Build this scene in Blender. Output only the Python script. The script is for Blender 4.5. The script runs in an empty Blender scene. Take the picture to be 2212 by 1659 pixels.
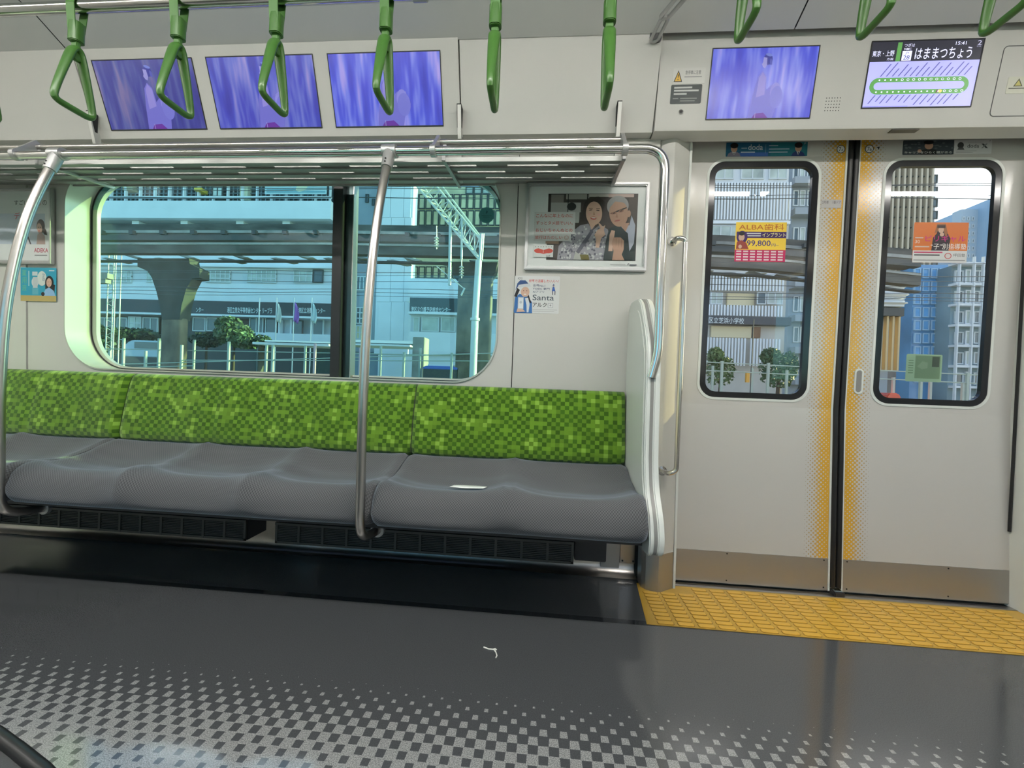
import bpy, bmesh, math, random
from mathutils import Matrix, Vector
random.seed(7)
SC = bpy.context.scene
COL = SC.collection
PI = math.pi

# ---------------------------------------------------------------- camera, world, sun, lamps, exposure
ROWS = Matrix(((0.996252, 0.078704, 0.035823), (0.036789, -0.001011, -0.999323), (-0.078418, 0.996898, -0.004137)))
F0, CX0, CY0 = 870.0, 1106.0, 829.5
CAMP = Vector((-1.223, -1.77526, 0.82306))
def ortho():
    c, s = math.cos, math.sin
    rx, ry, rz = 0.00415, 0.03647, -0.0785
    B = Matrix(((1, 0, 0), (0, 0, -1), (0, 1, 0)))
    Y = Matrix(((c(rz), -s(rz), 0), (s(rz), c(rz), 0), (0, 0, 1)))
    P = Matrix(((1, 0, 0), (0, c(rx), -s(rx)), (0, s(rx), c(rx))))
    R = Matrix(((c(ry), -s(ry), 0), (s(ry), c(ry), 0), (0, 0, 1)))
    return R @ P @ B @ Y
M = ortho()
cam = bpy.data.objects.new('camera', bpy.data.cameras.new('camera'))
COL.objects.link(cam)
cam.data.sensor_width = 36.0; cam.data.sensor_fit = 'HORIZONTAL'
cam.data.lens = F0 / 2212 * 36.0
cam.data.clip_start = 0.02; cam.data.clip_end = 500
R4 = Matrix((M[0], -M[1], -M[2])).transposed().to_4x4()
cam.matrix_world = Matrix.Translation(CAMP) @ R4
SC.camera = cam
def at(x, y, Y):
    """point of the scene at depth Y that a sight line measured on the photograph meets"""
    d = M.transposed() @ Vector(((x - CX0) / F0, (y - CY0) / F0, 1.0))
    return CAMP + d * ((Y - CAMP.y) / d.y)

SC.view_settings.view_transform = 'Standard'
SC.view_settings.look = 'None'
SC.view_settings.gamma = 1.0
SC.view_settings.use_curve_mapping = False
SC.view_settings.exposure = 0.42

W = bpy.data.worlds.new('sky'); SC.world = W; W.use_nodes = True
nt = W.node_tree; nt.nodes.clear()
wo = nt.nodes.new('ShaderNodeOutputWorld'); bg = nt.nodes.new('ShaderNodeBackground')
sky = nt.nodes.new('ShaderNodeTexSky'); sky.sky_type = 'HOSEK_WILKIE'
sky.turbidity = 5.0; sky.ground_albedo = 0.35; sky.sun_direction = Vector((0.90, 0.22, 0.42)).normalized()
nt.links.new(sky.outputs[0], bg.inputs[0]); bg.inputs[1].default_value = 9.5
nt.links.new(bg.outputs[0], wo.inputs[0])
sun = bpy.data.objects.new('sun', bpy.data.lights.new('sun', 'SUN'))
COL.objects.link(sun); sun.data.energy = 11.0; sun.data.angle = 0.01; sun.data.color = (1.0, 0.80, 0.26)
sun.rotation_euler = Vector((0.93, 0.24, 0.36)).to_track_quat('Z', 'Y').to_euler()

# ---------------------------------------------------------------- materials
MC = {}
def mat(name, col, rough=0.5, metal=0.0, spec=0.5, emit=0.0, bump=0.0, bscale=200.0, var=0.0, vscale=8.0, stretch=None, coat=0.0):
    if name in MC: return MC[name]
    m = bpy.data.materials.new(name); m.use_nodes = True
    n = m.node_tree; b = n.nodes['Principled BSDF']
    b.inputs['Base Color'].default_value = (*col, 1)
    b.inputs['Roughness'].default_value = rough
    b.inputs['Metallic'].default_value = metal
    b.inputs['Specular IOR Level'].default_value = spec
    b.inputs['Coat Weight'].default_value = coat
    if emit:
        b.inputs['Emission Color'].default_value = (*col, 1); b.inputs['Emission Strength'].default_value = emit
    tc = None
    if bump or var:
        tc = n.nodes.new('ShaderNodeTexCoord'); mp = n.nodes.new('ShaderNodeMapping')
        n.links.new(tc.outputs['Object'], mp.inputs[0])
        if stretch: mp.inputs['Scale'].default_value = stretch
    if bump:
        t = n.nodes.new('ShaderNodeTexNoise'); t.inputs['Scale'].default_value = bscale; t.inputs['Detail'].default_value = 3
        n.links.new(mp.outputs[0], t.inputs['Vector'])
        bp = n.nodes.new('ShaderNodeBump'); bp.inputs['Strength'].default_value = bump; bp.inputs['Distance'].default_value = 0.002
        n.links.new(t.outputs[0], bp.inputs['Height']); n.links.new(bp.outputs[0], b.inputs['Normal'])
    if var:
        t2 = n.nodes.new('ShaderNodeTexNoise'); t2.inputs['Scale'].default_value = vscale; t2.inputs['Detail'].default_value = 4
        n.links.new(mp.outputs[0], t2.inputs['Vector'])
        r = n.nodes.new('ShaderNodeValToRGB')
        r.color_ramp.elements[0].position = 0.3; r.color_ramp.elements[1].position = 0.7
        r.color_ramp.elements[0].color = tuple(c * (1 - var) for c in col) + (1,)
        r.color_ramp.elements[1].color = tuple(min(1, c * (1 + var)) for c in col) + (1,)
        n.links.new(t2.outputs[0], r.inputs[0]); n.links.new(r.outputs[0], b.inputs['Base Color'])
    MC[name] = m
    return m
def flat(col, rough=0.5):
    return mat('print_%d_%d_%d' % tuple(int(c * 255) for c in col), tuple(col), rough, spec=0.3)
def s2l(r, g, b):
    f = lambda c: c / 12.92 if c <= 0.04045 else ((c + 0.055) / 1.055) ** 2.4
    return (f(r / 255), f(g / 255), f(b / 255))
def math_node(n, op, a=None, b=None, c=None):
    x = n.nodes.new('ShaderNodeMath'); x.operation = op
    for i, v in enumerate((a, b, c)):
        if v is None: continue
        if isinstance(v, (int, float)): x.inputs[i].default_value = v
        else: n.links.new(v, x.inputs[i])
    return x.outputs[0]
def glass(name, tint, refl=1.0):
    m = bpy.data.materials.new(name); m.use_nodes = True
    n = m.node_tree; n.nodes.clear()
    o = n.nodes.new('ShaderNodeOutputMaterial'); mx = n.nodes.new('ShaderNodeMixShader')
    tr = n.nodes.new('ShaderNodeBsdfTransparent'); tr.inputs[0].default_value = (*tint, 1)
    gl = n.nodes.new('ShaderNodeBsdfGlossy'); gl.inputs['Roughness'].default_value = 0.01
    fr = n.nodes.new('ShaderNodeLayerWeight'); fr.inputs[0].default_value = 0.5
    # Schlick reflectance of a pane, both faces counted
    k = math_node(n, 'MULTIPLY_ADD', math_node(n, 'POWER', fr.outputs[1], 4.0), 0.9, 0.035 * refl)
    n.links.new(k, mx.inputs[0]); n.links.new(tr.outputs[0], mx.inputs[1]); n.links.new(gl.outputs[0], mx.inputs[2])
    n.links.new(mx.outputs[0], o.inputs[0])
    MC[name] = m
    return m

PANEL = mat('melamine_panel', (0.50, 0.49, 0.455), 0.32, spec=0.5, bump=0.05, bscale=900)
PANEL2 = mat('overhead_panel', (0.58, 0.57, 0.54), 0.45, spec=0.4, bump=0.04, bscale=900)
CEIL = mat('ceiling_panel', (0.56, 0.56, 0.54), 0.6, bump=0.03, bscale=700)
WHITE = mat('white_resin', (0.62, 0.64, 0.60), 0.35, bump=0.03, bscale=900)
STEEL = mat('polished_steel', (0.60, 0.59, 0.57), 0.16, metal=1.0)
SATIN = mat('satin_steel', (0.50, 0.48, 0.455), 0.30, metal=1.0, bump=0.02, bscale=120, stretch=(1, 1, 30))
KICK = mat('brushed_steel', (0.47, 0.46, 0.455), 0.45, metal=1.0, bump=0.08, bscale=60, stretch=(1, 1, 40))
ALU = mat('cast_aluminium', (0.50, 0.50, 0.50), 0.42, metal=0.85)
RACKM = mat('rack_coated_metal', (0.33, 0.34, 0.32), 0.35, metal=0.3)
BLACK = mat('black_rubber', (0.012, 0.012, 0.013), 0.38)
DARK = mat('dark_plastic', (0.03, 0.03, 0.032), 0.45)
JOINT = mat('dark_joint', (0.02, 0.02, 0.02), 0.8)
GREEN = mat('strap_green', (0.045, 0.135, 0.020), 0.33, bump=0.05, bscale=500)
GREEND = mat('strap_belt_green', (0.05, 0.15, 0.024), 0.5)
HEAT = mat('heater_enamel', (0.075, 0.075, 0.07), 0.45, metal=0.3)
LAMP = mat('lamp_diffuser', (1.0, 0.97, 0.92), 0.5, emit=62.0)
GLASSW = glass('green_tinted_glass', (0.66, 0.93, 0.96))
FILM = glass('poster_film', (0.96, 0.97, 0.97), 0.25)
GLASSD = glass('clear_door_glass', (0.95, 0.98, 1.0), 1.15)

def fabric_green():
    m = mat('checked_green_moquette', (0.1, 0.3, 0.02), 0.95, spec=0.1)
    n = m.node_tree; b = n.nodes['Principled BSDF']
    tc = n.nodes.new('ShaderNodeTexCoord'); sp = n.nodes.new('ShaderNodeSeparateXYZ')
    n.links.new(tc.outputs['Object'], sp.inputs[0])
    S = 1 / 0.0172
    u = math_node(n, 'MULTIPLY_ADD', sp.outputs[0], S, 200.0); w = math_node(n, 'MULTIPLY_ADD', sp.outputs[2], S * 1.06, 200.0)
    # alternate columns are shifted by half a cell, as in the woven pattern
    fu = math_node(n, 'FLOOR', u)
    par = math_node(n, 'MODULO', fu, 2.0); par = math_node(n, 'ABSOLUTE', par)
    w2 = math_node(n, 'MULTIPLY_ADD', par, 0.0, w)
    fw = math_node(n, 'FLOOR', w2)
    cb = n.nodes.new('ShaderNodeCombineXYZ'); n.links.new(fu, cb.inputs[0]); n.links.new(fw, cb.inputs[1])
    wn = n.nodes.new('ShaderNodeTexWhiteNoise'); wn.noise_dimensions = '2D'; n.links.new(cb.outputs[0], wn.inputs['Vector'])
    chk = math_node(n, 'ADD', fu, fw); chk = math_node(n, 'ABSOLUTE', math_node(n, 'MODULO', chk, 2.0))
    ns = n.nodes.new('ShaderNodeTexNoise'); ns.inputs['Scale'].default_value = 0.125; ns.inputs['Detail'].default_value = 1
    n.links.new(cb.outputs[0], ns.inputs['Vector'])
    blotch = math_node(n, 'MULTIPLY_ADD', ns.outputs[0], 1.6, -0.80)
    # dark cells sit on one colour of the checkerboard, light ones appear at random where the blotch is bright
    rnd = math_node(n, 'ADD', wn.outputs['Value'], blotch)
    on = math_node(n, 'GREATER_THAN', chk, 0.5)
    dark = math_node(n, 'MULTIPLY', on, math_node(n, 'LESS_THAN', rnd, 0.76))
    light = math_node(n, 'MULTIPLY', on, math_node(n, 'GREATER_THAN', rnd, 0.90))
    m1 = n.nodes.new('ShaderNodeMix'); m1.data_type = 'RGBA'
    m1.inputs[6].default_value = (0.112, 0.225, 0.018, 1); m1.inputs[7].default_value = (0.046, 0.118, 0.009, 1)
    n.links.new(dark, m1.inputs[0])
    m2 = n.nodes.new('ShaderNodeMix'); m2.data_type = 'RGBA'; m2.inputs[7].default_value = (0.19, 0.33, 0.045, 1)
    n.links.new(m1.outputs[2], m2.inputs[6]); n.links.new(light, m2.inputs[0])
    v = n.nodes.new('ShaderNodeHueSaturation'); n.links.new(m2.outputs[2], v.inputs['Color'])
    n.links.new(math_node(n, 'MULTIPLY_ADD', wn.outputs['Value'], 0.4, 0.8), v.inputs['Value'])
    n.links.new(v.outputs[0], b.inputs['Base Color'])
    b.inputs['Sheen Weight'].default_value = 0.3
    t = n.nodes.new('ShaderNodeTexNoise'); t.inputs['Scale'].default_value = 900
    n.links.new(tc.outputs['Object'], t.inputs['Vector'])
    bp = n.nodes.new('ShaderNodeBump'); bp.inputs['Strength'].default_value = 0.3; bp.inputs['Distance'].default_value = 0.001
    n.links.new(t.outputs[0], bp.inputs['Height']); n.links.new(bp.outputs[0], b.inputs['Normal'])
    return m
FGREEN = fabric_green()

def fabric_grey():
    m = mat('grey_ribbed_moquette', (0.12, 0.12, 0.13), 0.9, spec=0.15)
    n = m.node_tree; b = n.nodes['Principled BSDF']
    tc = n.nodes.new('ShaderNodeTexCoord'); sp = n.nodes.new('ShaderNodeSeparateXYZ'); n.links.new(tc.outputs['UV'], sp.inputs[0])
    k = 2 * PI / 0.0085
    a = math_node(n, 'SINE', math_node(n, 'MULTIPLY', sp.outputs[0], k))
    c = math_node(n, 'SINE', math_node(n, 'MULTIPLY', sp.outputs[1], k))
    p = math_node(n, 'MULTIPLY', a, c)
    h = math_node(n, 'MULTIPLY_ADD', p, 0.5, 0.5)
    m1 = n.nodes.new('ShaderNodeMix'); m1.data_type = 'RGBA'
    m1.inputs[6].default_value = (0.050, 0.051, 0.054, 1); m1.inputs[7].default_value = (0.145, 0.146, 0.150, 1)
    n.links.new(h, m1.inputs[0]); n.links.new(m1.outputs[2], b.inputs['Base Color'])
    bp = n.nodes.new('ShaderNodeBump'); bp.inputs['Strength'].default_value = 0.35; bp.inputs['Distance'].default_value = 0.001
    n.links.new(h, bp.inputs['Height']); n.links.new(bp.outputs[0], b.inputs['Normal'])
    b.inputs['Sheen Weight'].default_value = 0.45; b.inputs['Sheen Roughness'].default_value = 0.4
    b.inputs['Sheen Tint'].default_value = (0.75, 0.85, 1.0, 1)
    return m
FGREY = fabric_grey()

def tri(n, v, period):
    """triangle wave between -1 and 1"""
    a = math_node(n, 'PINGPONG', v, period / 2)
    return math_node(n, 'MULTIPLY_ADD', a, 4 / period, -1.0)

def floor_mat():
    m = mat('grey_vinyl_floor', (0.1, 0.1, 0.1), 0.09, spec=0.5)
    n = m.node_tree; b = n.nodes['Principled BSDF']; b.inputs['IOR'].default_value = 1.75
    tc = n.nodes.new('ShaderNodeTexCoord'); sp = n.nodes.new('ShaderNodeSeparateXYZ'); n.links.new(tc.outputs['Object'], sp.inputs[0])
    X, Yy = sp.outputs[0], sp.outputs[1]
    P = 0.0475
    tx = tri(n, math_node(n, 'ADD', X, 50.0), P); ty = tri(n, math_node(n, 'ADD', Yy, 50.01), P)
    g = math_node(n, 'MULTIPLY', math_node(n, 'SMOOTH_MIN', math_node(n, 'ABSOLUTE', tx), math_node(n, 'ABSOLUTE', ty), 0.12), math_node(n, 'SIGN', math_node(n, 'MULTIPLY', tx, ty)))
    # threshold: none at Y=-0.73, half at Y=-0.93, almost whole at Y=-1.15
    cen = math_node(n, 'ABSOLUTE', math_node(n, 'ADD', Yy, 1.385))
    sgr = math_node(n, 'MULTIPLY_ADD', cen, -1 / 0.135, 0.66 / 0.135)
    t = math_node(n, 'SUBTRACT', math_node(n, 'SUBTRACT', 0.94, math_node(n, 'MULTIPLY', math_node(n, 'MINIMUM', sgr, 1.0), 0.94)), math_node(n, 'MULTIPLY', math_node(n, 'MAXIMUM', math_node(n, 'SUBTRACT', sgr, 1.0), 0.0), 0.42))
    lt = math_node(n, 'GREATER_THAN', g, t)
    gr = n.nodes.new('ShaderNodeTexNoise'); gr.inputs['Scale'].default_value = 420; gr.inputs['Detail'].default_value = 2
    n.links.new(tc.outputs['Object'], gr.inputs['Vector'])
    rp = n.nodes.new('ShaderNodeValToRGB'); n.links.new(gr.outputs[0], rp.inputs[0])
    rp.color_ramp.elements[0].position = 0.38; rp.color_ramp.elements[0].color = (0.16, 0.165, 0.165, 1)
    rp.color_ramp.elements[1].position = 0.62; rp.color_ramp.elements[1].color = (0.34, 0.345, 0.34, 1)
    rd = n.nodes.new('ShaderNodeValToRGB'); n.links.new(gr.outputs[0], rd.inputs[0])
    rd.color_ramp.elements[0].position = 0.3; rd.color_ramp.elements[0].color = (0.055, 0.059, 0.063, 1)
    rd.color_ramp.elements[1].position = 0.7; rd.color_ramp.elements[1].color = (0.078, 0.083, 0.088, 1)
    # darker welded band that runs along the car in front of the bench, and the plain margin under it
    band = math_node(n, 'MULTIPLY', math_node(n, 'LESS_THAN', Yy, -0.325), math_node(n, 'GREATER_THAN', Yy, -0.352))
    mb = n.nodes.new('ShaderNodeMix'); mb.data_type = 'RGBA'; mb.inputs[7].default_value = (0.030, 0.033, 0.038, 1)
    n.links.new(band, mb.inputs[0]); n.links.new(rd.outputs[0], mb.inputs[6])
    mx = n.nodes.new('ShaderNodeMix'); mx.data_type = 'RGBA'
    n.links.new(lt, mx.inputs[0]); n.links.new(mb.outputs[2], mx.inputs[6]); n.links.new(rp.outputs[0], mx.inputs[7])
    n.links.new(mx.outputs[2], b.inputs['Base Color'])
    bp = n.nodes.new('ShaderNodeBump'); bp.inputs['Strength'].default_value = 0.05; bp.inputs['Distance'].default_value = 0.0005
    n.links.new(gr.outputs[0], bp.inputs['Height']); n.links.new(bp.outputs[0], b.inputs['Normal'])
    return m
FLOORM = floor_mat()

def door_mat():
    """door leaf laminate with the printed yellow halftone that fades away from the meeting edge (x = 0)"""
    m = mat('door_laminate', (0.47, 0.455, 0.425), 0.15, spec=0.6)
    n = m.node_tree; b = n.nodes['Principled BSDF']
    tc = n.nodes.new('ShaderNodeTexCoord'); sp = n.nodes.new('ShaderNodeSeparateXYZ'); n.links.new(tc.outputs['Object'], sp.inputs[0])
    ax = math_node(n, 'ABSOLUTE', sp.outputs[0])
    k = 2 * PI / 0.0175
    s = math_node(n, 'MULTIPLY', math_node(n, 'MULTIPLY', math_node(n, 'COSINE', math_node(n, 'MULTIPLY', ax, k)), 2.0), math_node(n, 'COSINE', math_node(n, 'MULTIPLY', sp.outputs[2], k)))
    t = math_node(n, 'MULTIPLY_ADD', ax, 3.9 / 0.100, -2.0 - 3.9 * 0.026 / 0.100)
    y = math_node(n, 'GREATER_THAN', s, t)
    far = n.nodes.new('ShaderNodeMapRange'); far.inputs[1].default_value = 0.06; far.inputs[2].default_value = 0.13
    n.links.new(ax, far.inputs[0])
    my = n.nodes.new('ShaderNodeMix'); my.data_type = 'RGBA'
    my.inputs[6].default_value = (0.60, 0.33, 0.035, 1); my.inputs[7].default_value = (0.30, 0.27, 0.22, 1)
    n.links.new(far.outputs[0], my.inputs[0])
    lim = math_node(n, 'MULTIPLY', y, math_node(n, 'LESS_THAN', ax, 0.145))
    mx = n.nodes.new('ShaderNodeMix'); mx.data_type = 'RGBA'; mx.inputs[6].default_value = (0.50, 0.485, 0.455, 1)
    n.links.new(lim, mx.inputs[0]); n.links.new(my.outputs[2], mx.inputs[7])
    n.links.new(mx.outputs[2], b.inputs['Base Color'])
    ns = n.nodes.new('ShaderNodeTexNoise'); ns.inputs['Scale'].default_value = 700
    n.links.new(tc.outputs['Object'], ns.inputs['Vector'])
    bp = n.nodes.new('ShaderNodeBump'); bp.inputs['Strength'].default_value = 0.06; bp.inputs['Distance'].default_value = 0.001
    n.links.new(ns.outputs[0], bp.inputs['Height']); n.links.new(bp.outputs[0], b.inputs['Normal'])
    return m
DOORM = door_mat()

# ---------------------------------------------------------------- mesh helpers
class MB:
    def __init__(s): s.v = []; s.f = []; s.mi = []; s.uv = None
    def add(s, vs, fs, mi=0):
        o = len(s.v); s.v += [tuple(v) for v in vs]
        for f in fs: s.f.append(tuple(i + o for i in f)); s.mi.append(mi)
        return s
    def box(s, x0, x1, y0, y1, z0, z1, mi=0):
        vs = [(x0, y0, z0), (x1, y0, z0), (x1, y1, z0), (x0, y1, z0), (x0, y0, z1), (x1, y0, z1), (x1, y1, z1), (x0, y1, z1)]
        return s.add(vs, [(0, 3, 2, 1), (4, 5, 6, 7), (0, 1, 5, 4), (1, 2, 6, 5), (2, 3, 7, 6), (3, 0, 4, 7)], mi)
    def prism(s, pts, axis, a, b, mi=0):
        """2D outline extruded along axis: 'x' takes (y,z), 'y' takes (x,z), 'z' takes (x,y)"""
        def P(p, t): return {'x': (t, p[0], p[1]), 'y': (p[0], t, p[1]), 'z': (p[0], p[1], t)}[axis]
        n = len(pts)
        vs = [P(p, a) for p in pts] + [P(p, b) for p in pts]
        return s.add(vs, [tuple(range(n))[::-1], tuple(range(n, 2 * n))] + [(i, (i + 1) % n, n + (i + 1) % n, n + i) for i in range(n)], mi)
    def tube(s, path, r, n=12, closed=False, mi=0, sx=1.0):
        path = [Vector(p) for p in path]; L = len(path); rs = r if isinstance(r, (list, tuple)) else [r] * L
        up = None; rings = []
        for i, p in enumerate(path):
            if closed: t = (path[(i + 1) % L] - path[i - 1])
            else: t = path[min(i + 1, L - 1)] - path[max(i - 1, 0)]
            t.normalize()
            if up is None:
                up = Vector((0, 0, 1)) if abs(t.z) < 0.9 else Vector((0, 1, 0))
            a = t.cross(up).normalized(); up = a.cross(t).normalized()
            rings.append([p + a * (rs[i] * sx * math.cos(2 * PI * k / n)) + up * (rs[i] * math.sin(2 * PI * k / n)) for k in range(n)])
        vs = [v for q in rings for v in q]; fs = []
        for i in range(L if closed else L - 1):
            j = (i + 1) % L
            for k in range(n): fs.append((i * n + k, i * n + (k + 1) % n, j * n + (k + 1) % n, j * n + k))
        if not closed: fs += [tuple(range(n))[::-1], tuple(range((L - 1) * n, L * n))]
        return s.add(vs, fs, mi)
    def ring(s, outer, inner, axis, a, b, mi=0):
        """frame between two outlines with the same number of points, extruded along axis"""
        def P(p, t): return {'x': (t, p[0], p[1]), 'y': (p[0], t, p[1]), 'z': (p[0], p[1], t)}[axis]
        n = len(outer)
        vs = [P(p, a) for p in outer] + [P(p, a) for p in inner] + [P(p, b) for p in outer] + [P(p, b) for p in inner]
        fs = []
        for i in range(n):
            j = (i + 1) % n
            fs += [(i, j, n + j, n + i), (2 * n + i, 3 * n + i, 3 * n + j, 2 * n + j), (i, 2 * n + i, 2 * n + j, j), (n + i, n + j, 3 * n + j, 3 * n + i)]
        return s.add(vs, fs, mi)
    def grid(s, fn, nu, nv, mi=0):
        vs = [fn(i / nu, j / nv) for j in range(nv + 1) for i in range(nu + 1)]
        fs = [(j * (nu + 1) + i, j * (nu + 1) + i + 1, (j + 1) * (nu + 1) + i + 1, (j + 1) * (nu + 1) + i) for j in range(nv) for i in range(nu)]
        return s.add(vs, fs, mi)
    def warp(s, fn): s.v = [tuple(fn(*v)) for v in s.v]; return s
    def build(s, name, mats, parent=None, bevel=0.0, seg=2, angle=35, recalc=True, **props):
        me = bpy.data.meshes.new(name)
        me.from_pydata(s.v, [], s.f)
        if not isinstance(mats, (list, tuple)): mats = [mats]
        for m in mats: me.materials.append(m)
        me.polygons.foreach_set('material_index', s.mi)
        bm = bmesh.new(); bm.from_mesh(me)
        if recalc: bmesh.ops.recalc_face_normals(bm, faces=bm.faces)
        if bevel:
            es = [e for e in bm.edges if len(e.link_faces) == 2 and e.calc_face_angle(0) > 0.5]
            bmesh.ops.bevel(bm, geom=es, offset=bevel, segments=seg, affect='EDGES', clamp_overlap=True)
        bm.to_mesh(me); bm.free()
        for p in me.polygons: p.use_smooth = True
        me.set_sharp_from_angle(angle=math.radians(angle))
        o = bpy.data.objects.new(name, me); COL.objects.link(o)
        if parent: o.parent = parent
        for k, v in props.items(): o[k] = v
        return o
def thing(name, label, cat, loc=(0, 0, 0), group=None, kind=None):
    o = bpy.data.objects.new(name, None); o.empty_display_size = 0.05; COL.objects.link(o); o.location = loc
    if label: o['label'] = label
    if cat: o['category'] = cat
    if group: o['group'] = group
    if kind: o['kind'] = kind
    return o
def local(mb, root):
    """shift a mesh written in room coordinates into its Empty's frame"""
    l = root.location; mb.v = [(x - l.x, y - l.y, z - l.z) for x, y, z in mb.v]; return mb
def rrect(x0, x1, z0, z1, r, n=8):
    pts = []
    for cx, cz, a0 in ((x1 - r, z1 - r, 0), (x0 + r, z1 - r, 90), (x0 + r, z0 + r, 180), (x1 - r, z0 + r, 270)):
        for k in range(n + 1):
            a = math.radians(a0 + 90 * k / n); pts.append((cx + r * math.cos(a), cz + r * math.sin(a)))
    return pts
def outer_for(pts, x0, x1, z0, z1):
    """points on a plain rectangle matching a rounded one (same count), corners included"""
    out = []; n = len(pts) // 4; cx, cz = (x0 + x1) / 2, (z0 + z1) / 2
    for i, (x, z) in enumerate(pts):
        q = i // n; k = (i % n) / (n - 1)
        ex, ez = ((x1, z1), (x0, z1), (x0, z0), (x1, z0))[q]
        if q in (0, 2):   # first half of the arc leaves the vertical side
            out.append((ex, z + (ez - z) * min(1, 2 * k)) if k <= 0.5 else (ex + (x - ex) * (2 * k - 1), ez))
        else:
            out.append((x + (ex - x) * min(1, 2 * k), ez) if k <= 0.5 else (ex, ez + (z - ez) * (2 * k - 1)))
    return out
def arcpath(pts, r, n=6):
    """polyline with rounded corners"""
    pts = [Vector(p) for p in pts]; out = [pts[0]]
    for i in range(1, len(pts) - 1):
        a, p, b = pts[i - 1], pts[i], pts[i + 1]
        d1 = (a - p); d2 = (b - p); rr = min(r, d1.length * 0.49, d2.length * 0.49)
        s = p + d1.normalized() * rr; e = p + d2.normalized() * rr
        for k in range(n + 1):
            t = k / n; out.append(s * (1 - t) ** 2 + p * 2 * t * (1 - t) + e * t * t)
    return out + [pts[-1]]
ZB = 0.76
def lean(y0, z):
    """the car side leans slightly inward above and below the waist"""
    return y0 - 0.026 * max(0, z - ZB) - 0.028 * max(0, ZB - z)
def leanf(y0): return lambda x, y, z: (x, y + lean(0, z), z)

# ---------------------------------------------------------------- flat prints (posters, stickers, screens)
TXT = {}
def text_geo(s):
    if s not in TXT:
        c = bpy.data.curves.new('t', 'FONT'); c.body = s; c.size = 1; c.resolution_u = 3; c.fill_mode = 'FRONT'; c.offset = 0.006
        o = bpy.data.objects.new('t', c); COL.objects.link(o)
        dg = bpy.context.evaluated_depsgraph_get(); me = bpy.data.meshes.new_from_object(o.evaluated_get(dg))
        vs = [(v.co.x, v.co.y) for v in me.vertices]; fs = [tuple(p.vertices) for p in me.polygons]
        bpy.data.objects.remove(o); bpy.data.curves.remove(c); bpy.data.meshes.remove(me)
        TXT[s] = (vs, fs)
    return TXT[s]
def print_on(name, x0, x1, z0, z1, yf, shapes, base, label, cat, r=0.004, th=0.0008, group=None, paper=None, shear=None, parent=None, emit=None, layer=0.0004):
    """a flat printed sheet facing the aisle; shapes use unit coordinates of the sheet (u right, v up)"""
    w, h = x1 - x0, z1 - z0
    def place(mb):
        def fn(x, y, z):
            return (x, y + (yf(z) if shear is None else shear(z)), z)
        return mb.warp(fn)
    pl = place
    if base is None: base = (0.6, 0.6, 0.58)
    ma = paper or flat(base, 0.35)
    sheet = MB(); rr = max(1e-4, min(r, w / 2.1, h / 2.1))
    sheet.prism(rrect(x0, x1, z0, z1, rr, 4), 'y', -th, 0)
    loc = (x0, yf(z0) if shear is None else shear(z0), z0)
    root = pl(sheet)
    root.v = [(a - loc[0], b - loc[1], c - loc[2]) for a, b, c in root.v]
    o = root.build(name, ma, parent)
    if parent: o.location = Vector(loc) - parent.location
    else: o.location = loc
    if label: o['label'] = label
    if cat and not parent: o['category'] = cat
    if group: o['group'] = group
    art, let = MB(), MB(); am, lm = [], []
    def mi(lst, col):
        m = flat(col, 0.4) if emit is None else emat(col, emit)
        if m not in lst: lst.append(m)
        return lst.index(m)
    for i, sh in enumerate(shapes):
        yy = -th - layer * (0.5 + i * 0.05)
        k, col = sh[0], sh[1]
        if k == 'T':
            _, col, txt, a, b, c, d = sh[:7]; sk = sh[7] if len(sh) > 7 else 0.0
            vs, fs = text_geo(txt)
            if not vs: continue
            mx0 = min(v[0] for v in vs); mx1 = max(v[0] for v in vs); my0 = min(v[1] for v in vs); my1 = max(v[1] for v in vs)
            q = []
            for vx, vy in vs:
                u = (vx - mx0) / (mx1 - mx0 + 1e-9); v = (vy - my0) / (my1 - my0 + 1e-9)
                q.append((x0 + w * (a + (b - a) * u + sk * v), yy, z0 + h * (c + (d - c) * v)))
            let.add(q, fs, mi(lm, col))
        else:
            if k == 'R': _, col, a, b, c, d = sh; pts = [(a, c), (b, c), (b, d), (a, d)]
            elif k == 'E':
                _, col, cx, cy, rx, ry = sh[:6]; rot = math.radians(sh[6]) if len(sh) > 6 else 0
                pts = []
                for q in range(24):
                    a = 2 * PI * q / 24; ex, ey = rx * math.cos(a) * w, ry * math.sin(a) * h
                    pts.append((cx + (ex * math.cos(rot) - ey * math.sin(rot)) / w, cy + (ex * math.sin(rot) + ey * math.cos(rot)) / h))
            elif k == 'P': _, col, pts = sh
            art.add([(x0 + w * a, yy, z0 + h * b) for a, b in pts], [tuple(range(len(pts)))], mi(am, col))
    for mb, ms, nm in ((art, am, 'printed_picture'), (let, lm, 'lettering')):
        if mb.f:
            pl(mb); mb.v = [(a - loc[0], b - loc[1], c - loc[2]) for a, b, c in mb.v]
            mb.build(nm, ms, o, recalc=False)
    return o
def emat(col, e):
    return mat('lit_%d_%d_%d' % tuple(int(c * 255) for c in col), tuple(col), 0.3, emit=e, spec=0.4)

# ================================================================ THE CAR
XL, XR = -4.6, 2.4          # length of car that is built
WY = -0.08                  # inner face of the window wall
YB = -2.77                  # door plane of the far side of the car
ZC = 2.27
fl = MB(); fl.box(XL, XR, YB - 0.05, 0.035, -0.06, 0.0)
floor = fl.build('floor', FLOORM, kind='structure')

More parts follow.
